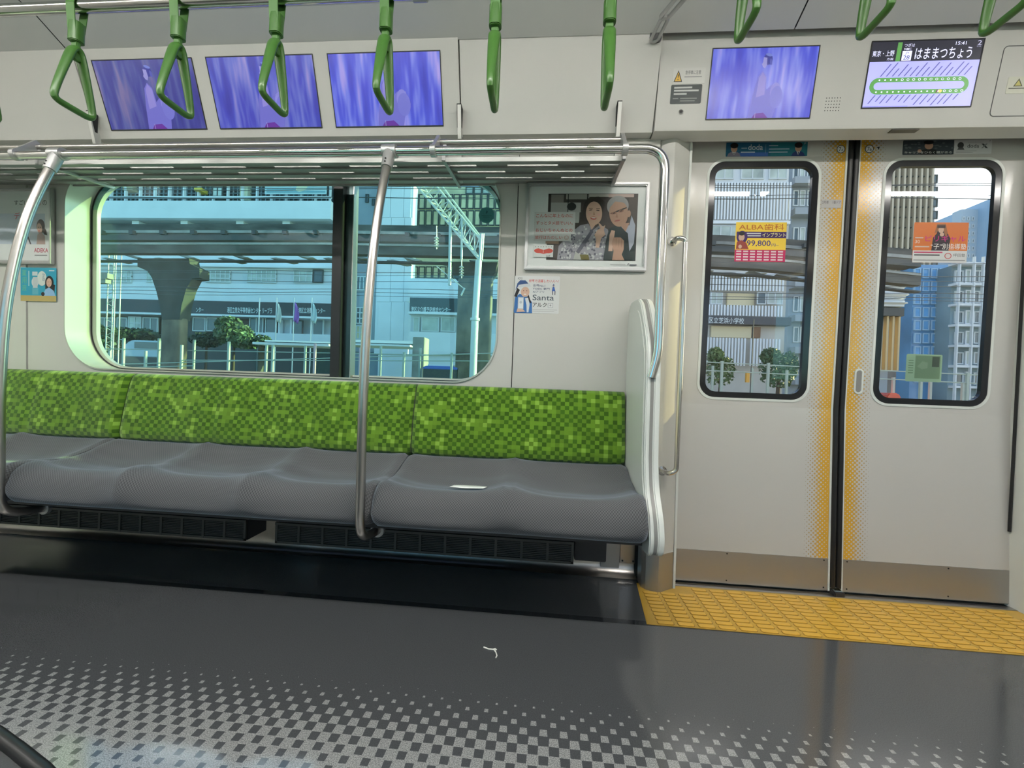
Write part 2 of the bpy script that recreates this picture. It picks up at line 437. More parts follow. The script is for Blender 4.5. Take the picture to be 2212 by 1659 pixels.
# window wall: panels round the big window, and plain panels beyond it
WX0, WX1, WZ0, WZ1 = -3.43, -1.425, 0.812, 1.745
wall = thing('wall_back', None, None, (XL, WY, 0), kind='structure')
PX0, PX1 = -3.62, -1.36     # joints of the window panel
def wallpart(name, mb, m=PANEL, **k):
    mb.warp(leanf(0)); return local(mb, wall).build(name, m, wall, **k)
opening = rrect(WX0, WX1, WZ0, WZ1, 0.190, 14)
g = MB(); oz = outer_for(opening, PX0, PX1, ZB, 1.824)
g.ring(oz, opening, 'y', WY, WY + 0.012)
wallpart('window_panel', g, angle=20)
g = MB(); g.box(PX0, PX1, WY, WY + 0.012, 0.30, ZB); wallpart('lower_panel', g)
for a, b in ((XL, PX0 - 0.004), (PX1 + 0.004, -0.79)):
    g = MB(); g.box(a, b, WY - 0.004, WY + 0.012, ZB, 1.824); g.box(a, b, WY - 0.004, WY + 0.012, 0.30, ZB); wallpart('side_panel', g)
g = MB(); g.box(XL, -0.70, WY + 0.014, WY + 0.02, 0.30, ZB); g.box(XL, -0.70, WY + 0.014, 0.034, 0.30, 0.31); g.box(XL, PX0, WY + 0.014, WY + 0.02, ZB, 1.82); g.box(PX1, -0.70, WY + 0.014, WY + 0.02, ZB, 1.82)
wallpart('backing_panel', g, JOINT)
# outer shell of the car (hides the outside from other angles)
g = MB()
mat('shell_steel', (0.4, 0.4, 0.4), 0.4, metal=0.6)
for a, b, c, d in ((XL, WX0 - 0.02, -0.06, 2.35), (WX1 + 0.02, -0.66, -0.06, 2.35), (WX0 - 0.02, WX1 + 0.02, -0.06, WZ0 - 0.01), (WX0 - 0.02, WX1 + 0.02, WZ1 + 0.01, 2.35), (0.66, XR, -0.06, 2.35), (-0.66, 0.66, 1.95, 2.35)): g.box(a, b, 0.07, 0.09, c, d)
wallpart('outer_shell', g, MC['shell_steel'])
g = MB(); g.box(0.72, XR, WY, WY + 0.012, 0.0, 1.9); wallpart('side_panel', g)

# the big window: reveal, rubber seal, tinted panes, black middle post
win = thing('window_1', None, None, (WX0, 0, WZ0), kind='structure')
def winpart(name, mb, m, **k):
    mb.warp(leanf(0)); return local(mb, win).build(name, m, win, **k)
g = MB(); n = len(opening); inn = rrect(WX0 + 0.006, WX1 - 0.006, WZ0 + 0.006, WZ1 - 0.006, 0.185, 14)
g.ring(opening, inn, 'y', WY - 0.006, 0.045); winpart('reveal', g, mat('reveal_aluminium', (0.46, 0.47, 0.42), 0.30, metal=0.35, bump=0.12, bscale=14, stretch=(1, 1, 0.2)), angle=20)
in2 = rrect(WX0 + 0.012, WX1 - 0.010, WZ0 + 0.010, WZ1 - 0.012, 0.181, 14)
g = MB(); g.ring(inn, in2, 'y', 0.020, 0.030); winpart('seal', g, BLACK, angle=20)
in3 = rrect(WX0 + 0.034, WX1 - 0.018, WZ0 + 0.018, WZ1 - 0.034, 0.168, 14)
g = MB(); g.ring(in2, in3, 'y', 0.022, 0.040); winpart('window_frame', g, MC['reveal_aluminium'], angle=20)
tiltp = lambda x, y, z: (x, y - 0.034 * (z - 1.30), z)
def half(pts, keep, xc):
    q = [p for p in pts if keep(p[0])]
    q += [(xc, WZ0 + 0.011), (xc, WZ1 - 0.013)]
    cx = sum(p[0] for p in q) / len(q); cz = sum(p[1] for p in q) / len(q)
    q.sort(key=lambda p: math.atan2(p[1] - cz, p[0] - cx)); return q
g = MB(); g.prism(half(in2, lambda x: x < -2.2, -2.16), 'y', 0.0315, 0.0345); g.warp(tiltp); winpart('pane', g, GLASSW)
g = MB(); g.prism(half(in2, lambda x: x > -2.1, -2.16), 'y', 0.0315, 0.0345); g.warp(tiltp); winpart('pane', g, GLASSW)
g = MB(); g.box(-2.187, -2.142, -0.028, 0.045, WZ0 + 0.001, WZ1 - 0.001); winpart('middle_post', g, BLACK, bevel=0.002)
g = MB(); g.box(-2.142, -2.108, 0.002, 0.045, WZ0 + 0.001, WZ1 - 0.001); winpart('post_cover', g, mat('anodised_bronze', (0.05, 0.075, 0.075), 0.25, metal=0.8), bevel=0.002)
g = MB(); g.box(-2.108, -2.104, 0.000, 0.045, WZ0 + 0.001, WZ1 - 0.001); winpart('post_edge', g, SATIN)

# cove between floor and wall: stainless sheet curved into the floor
cv = MB(); prof = [(-0.02 - 0.012, 0.001)] + [(-0.032 + 0.0 - 0.0 + 0.0, 0.001)]
cpts = [(-0.022, 0.0012), (-0.008, 0.003), (0.006, 0.010), (0.017, 0.022), (0.024, 0.040), (0.027, 0.062), (0.028, 0.30)]
cv.prism(cpts + [(0.034, 0.30), (0.034, 0.0012)], 'x', XL, -0.795)
cv.build('baseboard_back', SATIN, kind='structure', angle=50)
CEX = -0.795

# ceiling: slopes up from the head panels, flat in the middle
cl = MB(); prof = [(-0.255, 2.125), (-0.36, 2.175), (-0.55, 2.215), (-0.80, 2.25), (-1.0, ZC), (YB + 1.0, ZC), (YB + 0.8, 2.25), (YB + 0.36, 2.175), (YB + 0.255, 2.125)]
for (y0, z0), (y1, z1) in zip(prof, prof[1:]):
    for a, b in ((XL, -3.237), (-3.232, -0.377), (-0.372, XR)):
        cl.add([(a, y0, z0), (b, y0, z0), (b, y1, z1), (a, y1, z1)], [(0, 1, 2, 3)])
ceil = cl.build('ceiling', CEIL, kind='structure', angle=10)
cj = MB()
for (y0, z0), (y1, z1) in zip(prof, prof[1:]):
    cj.add([(XL, y0, z0 + 0.006), (XR, y0, z0 + 0.006), (XR, y1, z1 + 0.006), (XL, y1, z1 + 0.006)], [(0, 1, 2, 3)])
cj.build('joint', JOINT, ceil)

# far side of the car: plain wall with openings that let the daylight in
fw = thing('wall_front', None, None, (XL, YB, 0), kind='structure')
g = MB()
ops = [(-3.6, -1.5, 0.82, 1.68), (-0.55, -0.15, 0.82, 1.75), (0.15, 0.55, 0.82, 1.75), (1.2, 2.2, 0.82, 1.68)]
xs = XL
for a, b, c, d in ops:
    g.box(xs, a, YB, YB + 0.06, 0, 2.2); g.box(a, b, YB, YB + 0.06, 0, c); g.box(a, b, YB, YB + 0.06, d, 2.2); xs = b
g.box(xs, XR, YB, YB + 0.06, 0, 2.2); local(g, fw).build('wall_panel', PANEL, fw)
for a, b, c, d in ops:
    g = MB(); g.box(a, b, YB + 0.02, YB + 0.024, c, d); local(g, fw).build('pane', GLASSW if b - a > 0.9 else GLASSD, fw)
ew = MB(); ew.box(XL - 0.05, XL, YB, 0.03, 0, 2.3); ew.build('wall_left', PANEL, kind='structure')
ew = MB(); ew.box(XR, XR + 0.05, YB, 0.03, 0, 2.3); ew.build('wall_right', PANEL, kind='structure')
rf = MB(); rf.box(XL - 0.05, XR + 0.05, YB - 0.06, 0.09, 2.36, 2.40)
rf.build('car_roof', MC['shell_steel'], kind='structure')

# ceiling lamps: two rows of long diffusers with short gaps
ORD = ['first', 'second', 'third', 'fourth', 'fifth', 'sixth', 'seventh']
for yl, lw in ((-1.50, 0.030), (-2.30, 0.055)):  # unseen rear row, widened and set back to throw light under the bench
    for a, b in ((-4.5, -3.35), (-3.20, -2.05), (-1.90, -0.76), (-0.70, 0.43), (1.07, 2.22)):
        t = thing('ceiling_lamp', 'long white ceiling lamp, %s from the left in the row %s the camera' % (ORD[int((a + 4.6) / 1.15)], 'behind' if yl < -1.7 else 'in front of'), 'lamp', ((a + b) / 2, yl, ZC))
        g = MB(); g.box(a, b, yl - lw - 0.01, yl + lw + 0.01, ZC - 0.012, ZC); local(g, t).build('housing', WHITE, t, bevel=0.003)
        g = MB(); g.box(a + 0.01, b - 0.01, yl - lw, yl + lw, ZC - 0.020, ZC - 0.0125); local(g, t).build('diffuser', LAMP, t)

# ---------------------------------------------------------------- doors
DX = 0.665
BL = rrect  # alias
def door(n, sgn):
    d = thing('door_%d' % n, None, None, (0, 0, 0), kind='structure')
    def part(name, mb, m, **k):
        mb.warp(leanf(0)); return mb.build(name, m, d, **k)
    def X(a, b): return (a, b) if sgn > 0 else (-b, -a)
    xa, xb = X(0.028, DX)
    wa, wb = X(0.1288, 0.5626)
    op = rrect(wa, wb, 0.792, 1.777, 0.062, 8)
    bead_o = rrect(wa - 0.010, wb + 0.010, 0.782, 1.787, 0.070, 8)
    g = MB(); g.ring(outer_for(bead_o, xa, xb, ZB, 1.95), bead_o, 'y', 0, 0.03)
    g.box(xa, xb, 0, 0.03, 0.145, ZB)
    part('leaf_panel', g, DOORM, angle=20)
    g = MB(); g.ring(bead_o, op, 'y', -0.0025, 0.02); part('window_bead', g, WHITE, angle=25)
    inner = rrect(wa + 0.024, wb - 0.024, 0.816, 1.753, 0.042, 8)
    g = MB(); g.ring(op, inner, 'y', -0.001, 0.014); part('window_frame', g, mat('glossy_black_frame', (0.010, 0.011, 0.014), 0.12), angle=25)
    g = MB(); g.prism(inner, 'y', 0.0105, 0.0125); part('pane', g, GLASSD)
    xk, xl = X(0.026, DX)
    g = MB(); g.box(xk, xl, -0.0015, 0.03, 0.014, 0.145); kp = part('kick_plate', g, KICK)
    ea, eb = X(0.0215, 0.0285)
    g = MB(); g.box(ea, eb, -0.003, 0.03, 0.014, ZB); g.box(ea, eb, -0.003, 0.03, ZB, 1.95); part('edge_strip', g, WHITE)
    ra, rb = X(0.0015, 0.0215)
    g = MB()
    for z0, z1 in ((0.03, ZB), (ZB, 1.95)):
        rc = (ra + rb) / 2
        g.prism([(ra, 0.02), (rb, 0.02), (rb, -0.006), (rc + 0.004, -0.013), (rc - 0.004, -0.013), (ra, -0.006)], 'z', z0, z1)
    part('edge_rubber', g, BLACK, angle=50)
    for x, z in ((0.045, 0.137), (0.045, 0.026), (0.43, 0.137), (0.43, 0.026)):
        x = x * sgn if n == 2 or x < 0.1 else -0.43 + 0.0
        c = MB(); c.prism([(x + 0.003 * math.cos(a * PI / 4), z + 0.003 * math.sin(a * PI / 4)) for a in range(8)], 'y', -0.0026, -0.0008)
        part('screw', c, JOINT)
    return d, part
d1, part1 = door(1, -1)
d2, part2 = door(2, 1)
# recessed finger pull of the right leaf
g = MB(); po = rrect(0.055, 0.090, 0.826, 0.932, 0.017, 6); pi_ = rrect(0.062, 0.083, 0.834, 0.924, 0.0103, 6)
g.ring(po, pi_, 'y', -0.0035, 0.0005); part2('finger_pull', g, WHITE, bevel=0.001)
g = MB(); g.prism(pi_, 'y', -0.0015, 0.0002); part2('pull_recess', g, mat('recess_grey', (0.22, 0.21, 0.2), 0.4))
# door bottom guide, sill, head, jambs
t = thing('door_guide', 'small black guide block on the sill under the meeting door leaves', 'guide', (0, -0.03, 0.0))
g = MB(); g.box(-0.02, 0.02, -0.052, -0.012, 0.0015, 0.022); local(g, t).build('block', DARK, t, bevel=0.003)
g = MB(); g.box(-0.015, 0.015, -0.045, -0.018, 0.022, 0.026); local(g, t).build('clip', STEEL, t, bevel=0.0015)
s = MB(); s.box(-DX, DX, -0.053, -0.022, 0, 0.004); s.box(-DX, DX, -0.006, 0.03, 0, 0.006); s.build('trim_1', SATIN, kind='structure', bevel=0.001)
s = MB(); s.box(-DX, DX, -0.022, -0.006, -0.01, 0.0015); s.build('trim_2', JOINT, kind='structure')

g = MB(); g.box(-0.705, -0.664, 0.031, 0.075, -0.06, 1.95); g.box(0.664, 0.705, 0.031, 0.075, -0.06, 1.95); g.box(-0.80, -0.664, 0.0, 0.034, 0.0, 0.31); g.build('sun_block_jambs', JOINT, kind='structure')  # unseen strips added behind jambs and pillar to keep stray sun off the floor
# pillar left of the doors and its mirror on the right
def pillar(name_n, sgn, label):
    t = thing('door_pillar', label, 'pillar', (sgn * 0.72, -0.08, 0))
    pl = [(-0.795, 0.0), (-0.795, -0.062), (-0.782, -0.078), (-0.760, -0.090), (-0.735, -0.094), (-0.722, -0.090), (-0.664, -0.052), (-0.664, 0.0)]
    pl = [(-x * sgn, y) for x, y in pl]
    for nm, z0, z1, m, grow in (('foot', 0.0, 0.150, KICK, 0.0015), ('shaft', 0.150, ZB, PANEL, 0), ('shaft', ZB, 1.84, PANEL, 0)):
        g = MB(); q = [(x + (0), y - (grow if y < -0.01 else 0)) for x, y in pl]
        n = len(q)
        g.prism(q, 'z', z0, z1); g.warp(leanf(0)); local(g, t).build(nm, m, t, angle=20)
    g = MB(); x0, x1 = sorted((sgn * 0.655, sgn * 0.664)); g.box(x0, x1, -0.056, 0.02, 0.0, ZB); g.box(x0, x1, -0.056, 0.02, ZB, 1.84); g.warp(leanf(0)); local(g, t).build('edge_strip', WHITE, t)
    return t
pillar(1, -1, 'white faceted door pillar with steel foot between bench end and doors')
pillar(2, 1, 'white door pillar at the right edge of the photo with steel foot')
g = MB(); g.box(0.646, 0.652, -0.010, -0.002, 0.30, 1.84); g.warp(leanf(0)); g.build('trim_3', BLACK, kind='structure')

def rail_thing(name, label, path, r, m, base, caps=True, cat='handrail'):
    t = thing(name, label, cat, base)
    g = MB(); g.tube(path, r, 14); local(g, t).build('tube', m, t, angle=60)
    if caps:
        for p in (path[0], path[-1]):
            q = Vector(p); g = MB()
            g.prism([(q.x + 0.019 * math.cos(a * PI / 8), q.z + 0.019 * math.sin(a * PI / 8)) for a in range(16)], 'y', q.y - 0.003, q.y + 0.003)
            local(g, t).build('flange', STEEL, t)
    return t
rail_thing('pillar_handrail', 'slim vertical steel handrail on the pillar left of the doors', arcpath([(-0.730, lean(-0.092, 1.41), 1.412), (-0.722, -0.155, 1.412), (-0.692, -0.155, 1.405), (-0.694, -0.155, 0.50), (-0.722, -0.155, 0.487), (-0.732, lean(-0.092, 0.487), 0.487)], 0.03), 0.0095, STEEL, (-0.73, -0.1, 0.48))
rail_thing('pillar_handrail', 'slim vertical steel handrail on the pillar right of the doors', arcpath([(0.730, lean(-0.092, 1.41), 1.412), (0.80, -0.155, 1.412), (0.81, -0.155, 1.405), (0.81, -0.155, 0.50), (0.80, -0.155, 0.487), (0.732, lean(-0.092, 0.487), 0.487)], 0.03), 0.0095, STEEL, (0.73, -0.1, 0.48))

# ---------------------------------------------------------------- yellow tactile mat
t = thing('tactile_mat', 'yellow tactile floor mat with raised bars in front of the doors', 'mat', (-0.832, -0.345, 0))
YEL = mat('tactile_yellow', (0.50, 0.30, 0.04), 0.34, bump=0.06, bscale=300, var=0.10, vscale=14)
YELB = mat('tactile_yellow_bar', (0.68, 0.40, 0.055), 0.30, bump=0.05, bscale=300, var=0.10, vscale=14)
g = MB(); g.prism([(-0.805, -0.052), (-0.836, -0.345), (0.836, -0.349), (0.805, -0.052)], 'z', 0.0002, 0.0016)
local(g, t).build('mat_base', YEL, t)
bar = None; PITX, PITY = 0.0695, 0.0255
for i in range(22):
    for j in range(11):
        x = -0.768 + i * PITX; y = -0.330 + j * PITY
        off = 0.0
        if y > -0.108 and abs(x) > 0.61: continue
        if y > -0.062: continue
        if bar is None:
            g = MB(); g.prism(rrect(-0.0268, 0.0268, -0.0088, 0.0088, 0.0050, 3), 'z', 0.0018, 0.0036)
            g.prism(rrect(-0.0290, 0.0290, -0.0108, 0.0108, 0.0065, 3), 'z', 0.0016, 0.0018, 1)  # flat darker rim paints the thin outline shadow round each bar
            bar = g.build('tactile_bar', [YELB, mat('tactile_outline_shade', (0.23, 0.125, 0.014), 0.6)], t, bevel=0.0)
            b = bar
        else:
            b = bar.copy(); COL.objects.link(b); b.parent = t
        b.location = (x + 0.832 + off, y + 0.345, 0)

# ---------------------------------------------------------------- overhead panels
def headpanel(n, x0, x1, yb, zb, yt, zt, name, label, depth_y):
    o = MB(); o.prism([(yb, zb), (yb - 0.004, zb + 0.010), (yt, zt), (yt + 0.05, zt + 0.02), (depth_y + 0.03, zt), (depth_y + 0.03, zb + 0.03), (depth_y, zb - 0.002)], 'x', x0, x1)
    r = o.build(name, PANEL2, angle=25, bevel=0.0)
    r['label'] = label; r['kind'] = 'structure'
    return r
headpanel(1, XL, -3.2175, -0.150, 1.826, -0.262, 2.13, 'trim_6', 'blank white overhead panel at the far left above the rack', -0.07)
headpanel(2, -3.2125, -1.598, -0.150, 1.826, -0.262, 2.13, 'trim_7', 'white overhead panel holding the row of three screens', -0.07)
headpanel(3, -1.593, -0.834, -0.150, 1.826, -0.258, 2.14, 'trim_8', 'blank white overhead panel between the three screens and the doors', -0.07)
headpanel(4, -0.830, 0.95, -0.168, 1.820, -0.236, 2.17, 'trim_9', 'white panel above the doors holding two screens', -0.10)
headpanel(5, 0.954, XR, -0.150, 1.826, -0.262, 2.13, 'trim_10', 'white overhead panel right of the doors', -0.07)
g = MB()
for x in (-3.2175, -1.598, -0.834, 0.950): g.box(x, x + 0.005, -0.14, -0.08, 1.83, 2.12)
g.build('trim_4', JOINT, kind='structure')
g = MB(); g.box(-0.70, 0.70, 0.045, 0.065, -0.06, 0.05); g.build('sun_block_sill', JOINT, kind='structure')  # unseen strip added behind the leaves to stop sun leaking under them
# hatch outline and speaker holes of the door head panel
def hy(z, yb=-0.168, zb=1.820, yt=-0.236, zt=2.17): return yb - 0.004 + (yt - yb + 0.004) * (z - zb - 0.01) / (zt - zb - 0.01)
def sy(z): return hy(z, -0.150, 1.826, -0.262, 2.13)
g = MB(); ho = rrect(0.355, 0.94, 1.852, 2.075, 0.015, 6); hi = rrect(0.3575, 0.9375, 1.8545, 2.0725, 0.013, 6)
g.ring(ho, hi, 'y', -0.0008, 0.0005); g.warp(lambda x, y, z: (x, y + hy(z), z)); o = g.build('inspection_hatch', mat('hatch_joint', (0.09, 0.09, 0.09), 0.6)); o['label'] = 'thin outlined inspection hatch at the right end of the door head panel'; o['category'] = 'hatch'
sp = thing('speaker_grille', 'small square patch of round speaker holes between the two door screens', 'speaker', (-0.19, hy(1.90), 1.90))
hole = None
for i in range(6):
    for j in range(5):
        x, z = -0.214 + i * 0.0096, 1.880 + j * 0.0104
        g = MB(); g.prism([(0.0016 * math.cos(a * PI / 4), 0.0016 * math.sin(a * PI / 4)) for a in range(8)], 'y', -0.0007, 0)
        if hole is None: hole = g.build('hole', JOINT, sp); b = hole
        else: b = hole.copy(); COL.objects.link(b); b.parent = sp
        b.location = (x + 0.19, hy(z) - hy(1.90), z - 1.90)
g = MB(); x, z = -0.737, 1.884
g.tube([(x, hy(z) - 0.0004, z), (x, hy(z) - 0.002, z)], 0.0085, 16)
o = g.build('panel_lock', STEEL); o['label'] = 'small round steel lock under the warning sticker'; o['category'] = 'lock'
g = MB(); g.tube([(x, hy(z) - 0.0022, z), (x, hy(z) - 0.003, z)], 0.005, 12); g.build('lock_core', DARK, o)
g = MB(); g.box(0.038, 0.133, -0.165, -0.143, 1.8155, 1.8185); o = g.build('door_sensor', mat('sensor_brown', (0.12, 0.105, 0.09), 0.3), bevel=0.001); o['label'] = 'flat dark sensor window under the door head panel'; o['category'] = 'sensor'

# ---------------------------------------------------------------- luggage rack
RX0, RX1 = XL, -0.972
rk = thing('luggage_rack', 'grey metal luggage rack with slotted shelf above the bench', 'rack', ((RX0 + RX1) / 2, -0.1, 1.62))
def rkp(name, mb, m=RACKM, **k): return local(mb, rk).build(name, m, rk, **k)
g = MB(); g.tube([(RX0, -0.36, 1.664), (RX1, -0.36, 1.671)], 0.0105, 14); rkp('front_rail', g, SATIN, angle=60)
ys = [(-0.375, 1.604), (-0.305, 1.618), (-0.238, 1.630), (-0.170, 1.641), (-0.100, 1.651)]
for k in range(4):
    (y0, z0), (y1, z1) = ys[k], ys[k + 1]
    g = MB(); dy = 0.006
    g.prism([(y0 + dy, z0 + 0.008), (y0 + dy, z0 - 0.008), (y0 + dy + 0.003, z0 - 0.008), (y0 + dy + 0.003, z0), (y1 - dy, z1 - 0.002), (y1 - dy, z1 + 0.006), (y1 - dy - 0.003, z1 + 0.006), (y1 - dy - 0.003, z1 + 0.001), (y0 + dy + 0.003, z0 + 0.003), (y0 + dy + 0.003, z0 + 0.008)], 'x', RX0, RX1)
    rkp('slat', g, angle=25)
    if k:
        x = RX0 + 0.1 * k
        g = MB()
        while x < RX1 - 0.05:
            g.box(x, min(x + 0.115, RX1), y0 - dy - 0.001, y0 + dy + 0.001, z0 - 0.001, z0 + 0.001); x += 0.30
        rkp('bridge_tab', g, kind='stuff')
g = MB(); g.box(RX0, RX1, -0.098, -0.092, 1.645, 1.672); rkp('back_rail', g)
for x in (-3.2, -1.605, -0.978):
    g = MB(); g.prism([(-0.375, 1.598), (-0.36, 1.680), (-0.352, 1.680), (-0.345, 1.620), (-0.100, 1.668), (-0.092, 1.64), (-0.100, 1.632)], 'x', x - 0.006, x + 0.006)
    rkp('bracket', g, ALU)
for x in (-3.19, -1.594, -0.972):
    # upright fin that ties the rack to the overhead panel
    g = MB(); g.prism([(-0.150, 1.640), (-0.215, 1.905), (-0.188, 1.905), (-0.125, 1.640)], 'x', x - 0.007, x + 0.007)
    rkp('fin', g, mat('fin_light_metal', (0.55, 0.55, 0.52), 0.4, metal=0.3))
    g = MB(); g.box(x - 0.014, x - 0.008, -0.17, -0.06, 1.66, 1.78)
    g = MB(); g.prism([(-0.2135, 1.91), (-0.190, 1.832), (-0.18, 1.832), (-0.18, 1.91)], 'x', x - 0.010, x + 0.008)
    rkp('fin_slot', g, JOINT)

# grab rail in front of the rack, with the end stanchion that bends down to the partition
gr = thing('grab_rail', 'long polished grab rail along the rack front bending down at the bench end', 'rail', (-2.0, -0.42, 1.6))
zr = lambda x: 1.604 + (x + 1.0) * 0.004
path = [(XL, -0.42, zr(XL)), (-0.925, -0.42, 1.606)]
g = MB(); g.tube(arcpath([(XL, -0.42, 1.600), (-0.853, -0.42, 1.607), (-0.853, -0.42, 0.935), (-0.872, -0.418, 0.855)], 0.075, 8) , 0.0145, 16)
local(g, gr).build('tube', STEEL, gr, angle=60)
for x in (-3.215, -1.628, -0.985):
    g = MB(); g.tube([(x - 0.009, -0.42, 1.606), (x + 0.009, -0.42, 1.606)], 0.0205, 16); 
    g.prism([(-0.428, 1.622), (-0.37, 1.690), (-0.348, 1.682), (-0.352, 1.66), (-0.405, 1.610)], 'x', x - 0.006, x + 0.006)
    local(g, gr).build('clamp', ALU, gr)
# stanchion poles
def stanchion(label, pts, xc):
    t = thing('stanchion_pole', label, 'pole', (xc, -0.5, 0.3))
    g = MB(); g.tube(pts, 0.0145, 16); local(g, t).build('tube', SATIN, t, angle=60)
    p = Vector(pts[0]); q = Vector(pts[3]); dd = (q - p).normalized()
    g = MB(); g.tube([p + Vector((-0.024, 0, 0.0)), p + Vector((0.024, 0, 0.0))], 0.0215, 16)
    g.tube([p, p + dd * 0.075], [0.0205, 0.0185], 16); local(g, t).build('joint_collar', ALU, t, angle=50)
    for k in (0.045, 0.058):
        c = p + dd * k + Vector((0, -0.0195, 0)); g = MB(); g.tube([c, c + Vector((0, -0.002, 0))], 0.003, 8); local(g, t).build('screw', JOINT, t)
    g = MB(); e = Vector(pts[-1]); g.tube([e, e + Vector((0, 0.012, 0))], 0.024, 14); local(g, t).build('foot_flange', ALU, t)
def bow(x):
    P = [Vector((x, -0.42, 1.605)), Vector((x, -0.50, 1.35)), Vector((x, -0.548, 1.05)), Vector((x, -0.560, 0.75)), Vector((x, -0.556, 0.50)), Vector((x, -0.552, 0.36)), Vector((x + 0.004, -0.520, 0.312)), Vector((x + 0.01, -0.44, 0.300))]
    # smooth it
    out = []
    for i in range(len(P) - 1):
        a = P[max(i - 1, 0)]; b = P[i]; c = P[i + 1]; d = P[min(i + 2, len(P) - 1)]
        for k in range(6):
            s = k / 6
            out.append(0.5 * ((2 * b) + (c - a) * s + (2 * a - 5 * b + 4 * c - d) * s * s + (3 * b - a - 3 * c + d) * s ** 3))
    return out + [P[-1]]
stanchion('satin steel pole curving down past the bench in the middle of the photo', bow(-1.782), -1.782)
stanchion('satin steel pole curving down past the bench at the left edge', bow(-3.045), -3.045)

# ---------------------------------------------------------------- bench
SE = -0.892; PW = 0.432
def ss(a, b, x):
    t = min(1, max(0, (x - a) / (b - a))); return t * t * (3 - 2 * t)
def bench(label, k0, k1):
    x1, x0 = SE - PW * k0, SE - PW * k1
    t = thing('train_bench', label, 'seat', ((x0 + x1) / 2, -0.3, 0.33), group=None)
    g = MB(); nx = int((x1 - x0) / 0.018); gap = 0.0022
    prof = [(-0.095, 0.500), (-0.150, 0.505), (-0.176, 0.522), (-0.182, 0.55), (-0.172, 0.62), (-0.158, 0.70), (-0.142, 0.765), (-0.132, 0.790), (-0.118, 0.799), (-0.096, 0.801)]
    def bf(u, v):
        x = x0 + gap + (x1 - x0 - 2 * gap) * u
        f = v * (len(prof) - 1); i = min(int(f), len(prof) - 2); s = f - i
        y = prof[i][0] * (1 - s) + prof[i + 1][0] * s; z = prof[i][1] * (1 - s) + prof[i + 1][1] * s
        ed = min(x - x0, x1 - x); y += 0.018 * (1 - ss(0, 0.022, ed)) ** 2 * (1 if 0 < v < 1 else 0)
        seat = ((x - x0) / PW) % 1.0
        inner = ed > 0.1
        d = min(seat, 1 - seat) * PW
        if inner: y += 0.005 * math.exp(-(d / 0.008) ** 2)
        y += 0.006 * math.exp(-((seat - 0.5) / 0.22) ** 2) * math.sin(v * PI)
        return (x, y, z)
    g.grid(bf, nx, 36)
    for e in (x0 + gap, x1 - gap):
        g.add([(e, p[0] + (0.018 if 0 < i < len(prof) - 1 else 0), p[1]) for i, p in enumerate(prof)], [tuple(range(len(prof)))])
    local(g, t).build('backrest', FGREEN, t, angle=60)
    g = MB()
    cp = [(-0.100, 0.508), (-0.17, 0.512), (-0.22, 0.496), (-0.29, 0.472), (-0.36, 0.456), (-0.42, 0.457), (-0.465, 0.462), (-0.50, 0.456), (-0.528, 0.440), (-0.543, 0.412), (-0.546, 0.385), (-0.540, 0.362), (-0.520, 0.345), (-0.45, 0.338), (-0.15, 0.338)]
    L = [0]
    for a, b in zip(cp, cp[1:]): L.append(L[-1] + math.dist(a, b))
    uvs = []
    def cf(u, v):
        x = x0 + gap + (x1 - x0 - 2 * gap) * u
        d = v * L[-1]; i = 0
        while i < len(L) - 2 and L[i + 1] < d: i += 1
        s = (d - L[i]) / (L[i + 1] - L[i]); y = cp[i][0] * (1 - s) + cp[i + 1][0] * s; z = cp[i][1] * (1 - s) + cp[i + 1][1] * s
        seat = ((x - x0) / PW) % 1.0; ed = min(x - x0, x1 - x); dd = min(seat, 1 - seat) * PW
        top = ss(0.15, 0.20, -y) * ss(0.40, 0.46, z) * (1 - ss(0.53, 0.548, -y))
        frontness = ss(0.33, 0.47, -y)
        # bucket of each place, raised towards its sides, crease between two places
        side = (abs(seat - 0.5) * 2) ** 3
        z += top * (0.024 * side - 0.012 * (1 - side) * ss(0.18, 0.30, -y) * (1 - ss(0.42, 0.50, -y)) + 0.004 * frontness)
        y -= 0.022 * (side - 0.5) * ss(0.36, 0.40, z) * ss(0.48, 0.53, -y)
        if ed > 0.1: z -= 0.009 * math.exp(-(dd / 0.009) ** 2) * top * ss(0.20, 0.26, -y) * (1 - ss(0.47, 0.51, -y))
        # loose cloth
        z += top * 0.0022 * (math.sin(9 * x + 22 * y) * math.sin(31 * y + 3 * x + k0))
        y += 0.0035 * math.sin(8.5 * x + 1.7 * k0) * ss(0.50, 0.54, -y)
        rr = 1 - ss(0, 0.03, ed)
        z -= 0.014 * rr ** 2 * (1 if z > 0.40 else -0.3); y += 0.016 * rr ** 2 * ss(0.48, 0.53, -y)
        uvs.append((x, d)); return (x, y, z)
    NV = 64; g.grid(cf, nx, NV)
    for side_u, ii in ((0, 0), (1, nx)):
        idx = [j * (nx + 1) + ii for j in range(NV + 1)]
        g.f.append(tuple(idx)); g.mi.append(0)
    o = local(g, t).build('cushion', FGREY, t, angle=60)
    uvl = o.data.uv_layers.new(name='UVMap')
    for lp in o.data.loops: uvl.data[lp.index].uv = uvs[lp.vertex_index]
    return t
BENCH = []
BENCH.append(bench('right two-place bench module, green checked back, grey cushion, next to the end partition', 0, 2))
BENCH.append(bench('middle three-place bench module with green checked back behind the central pole', 2, 5))
BENCH.append(bench('left bench module cut off by the left edge, green back and grey cushion', 5, 7))
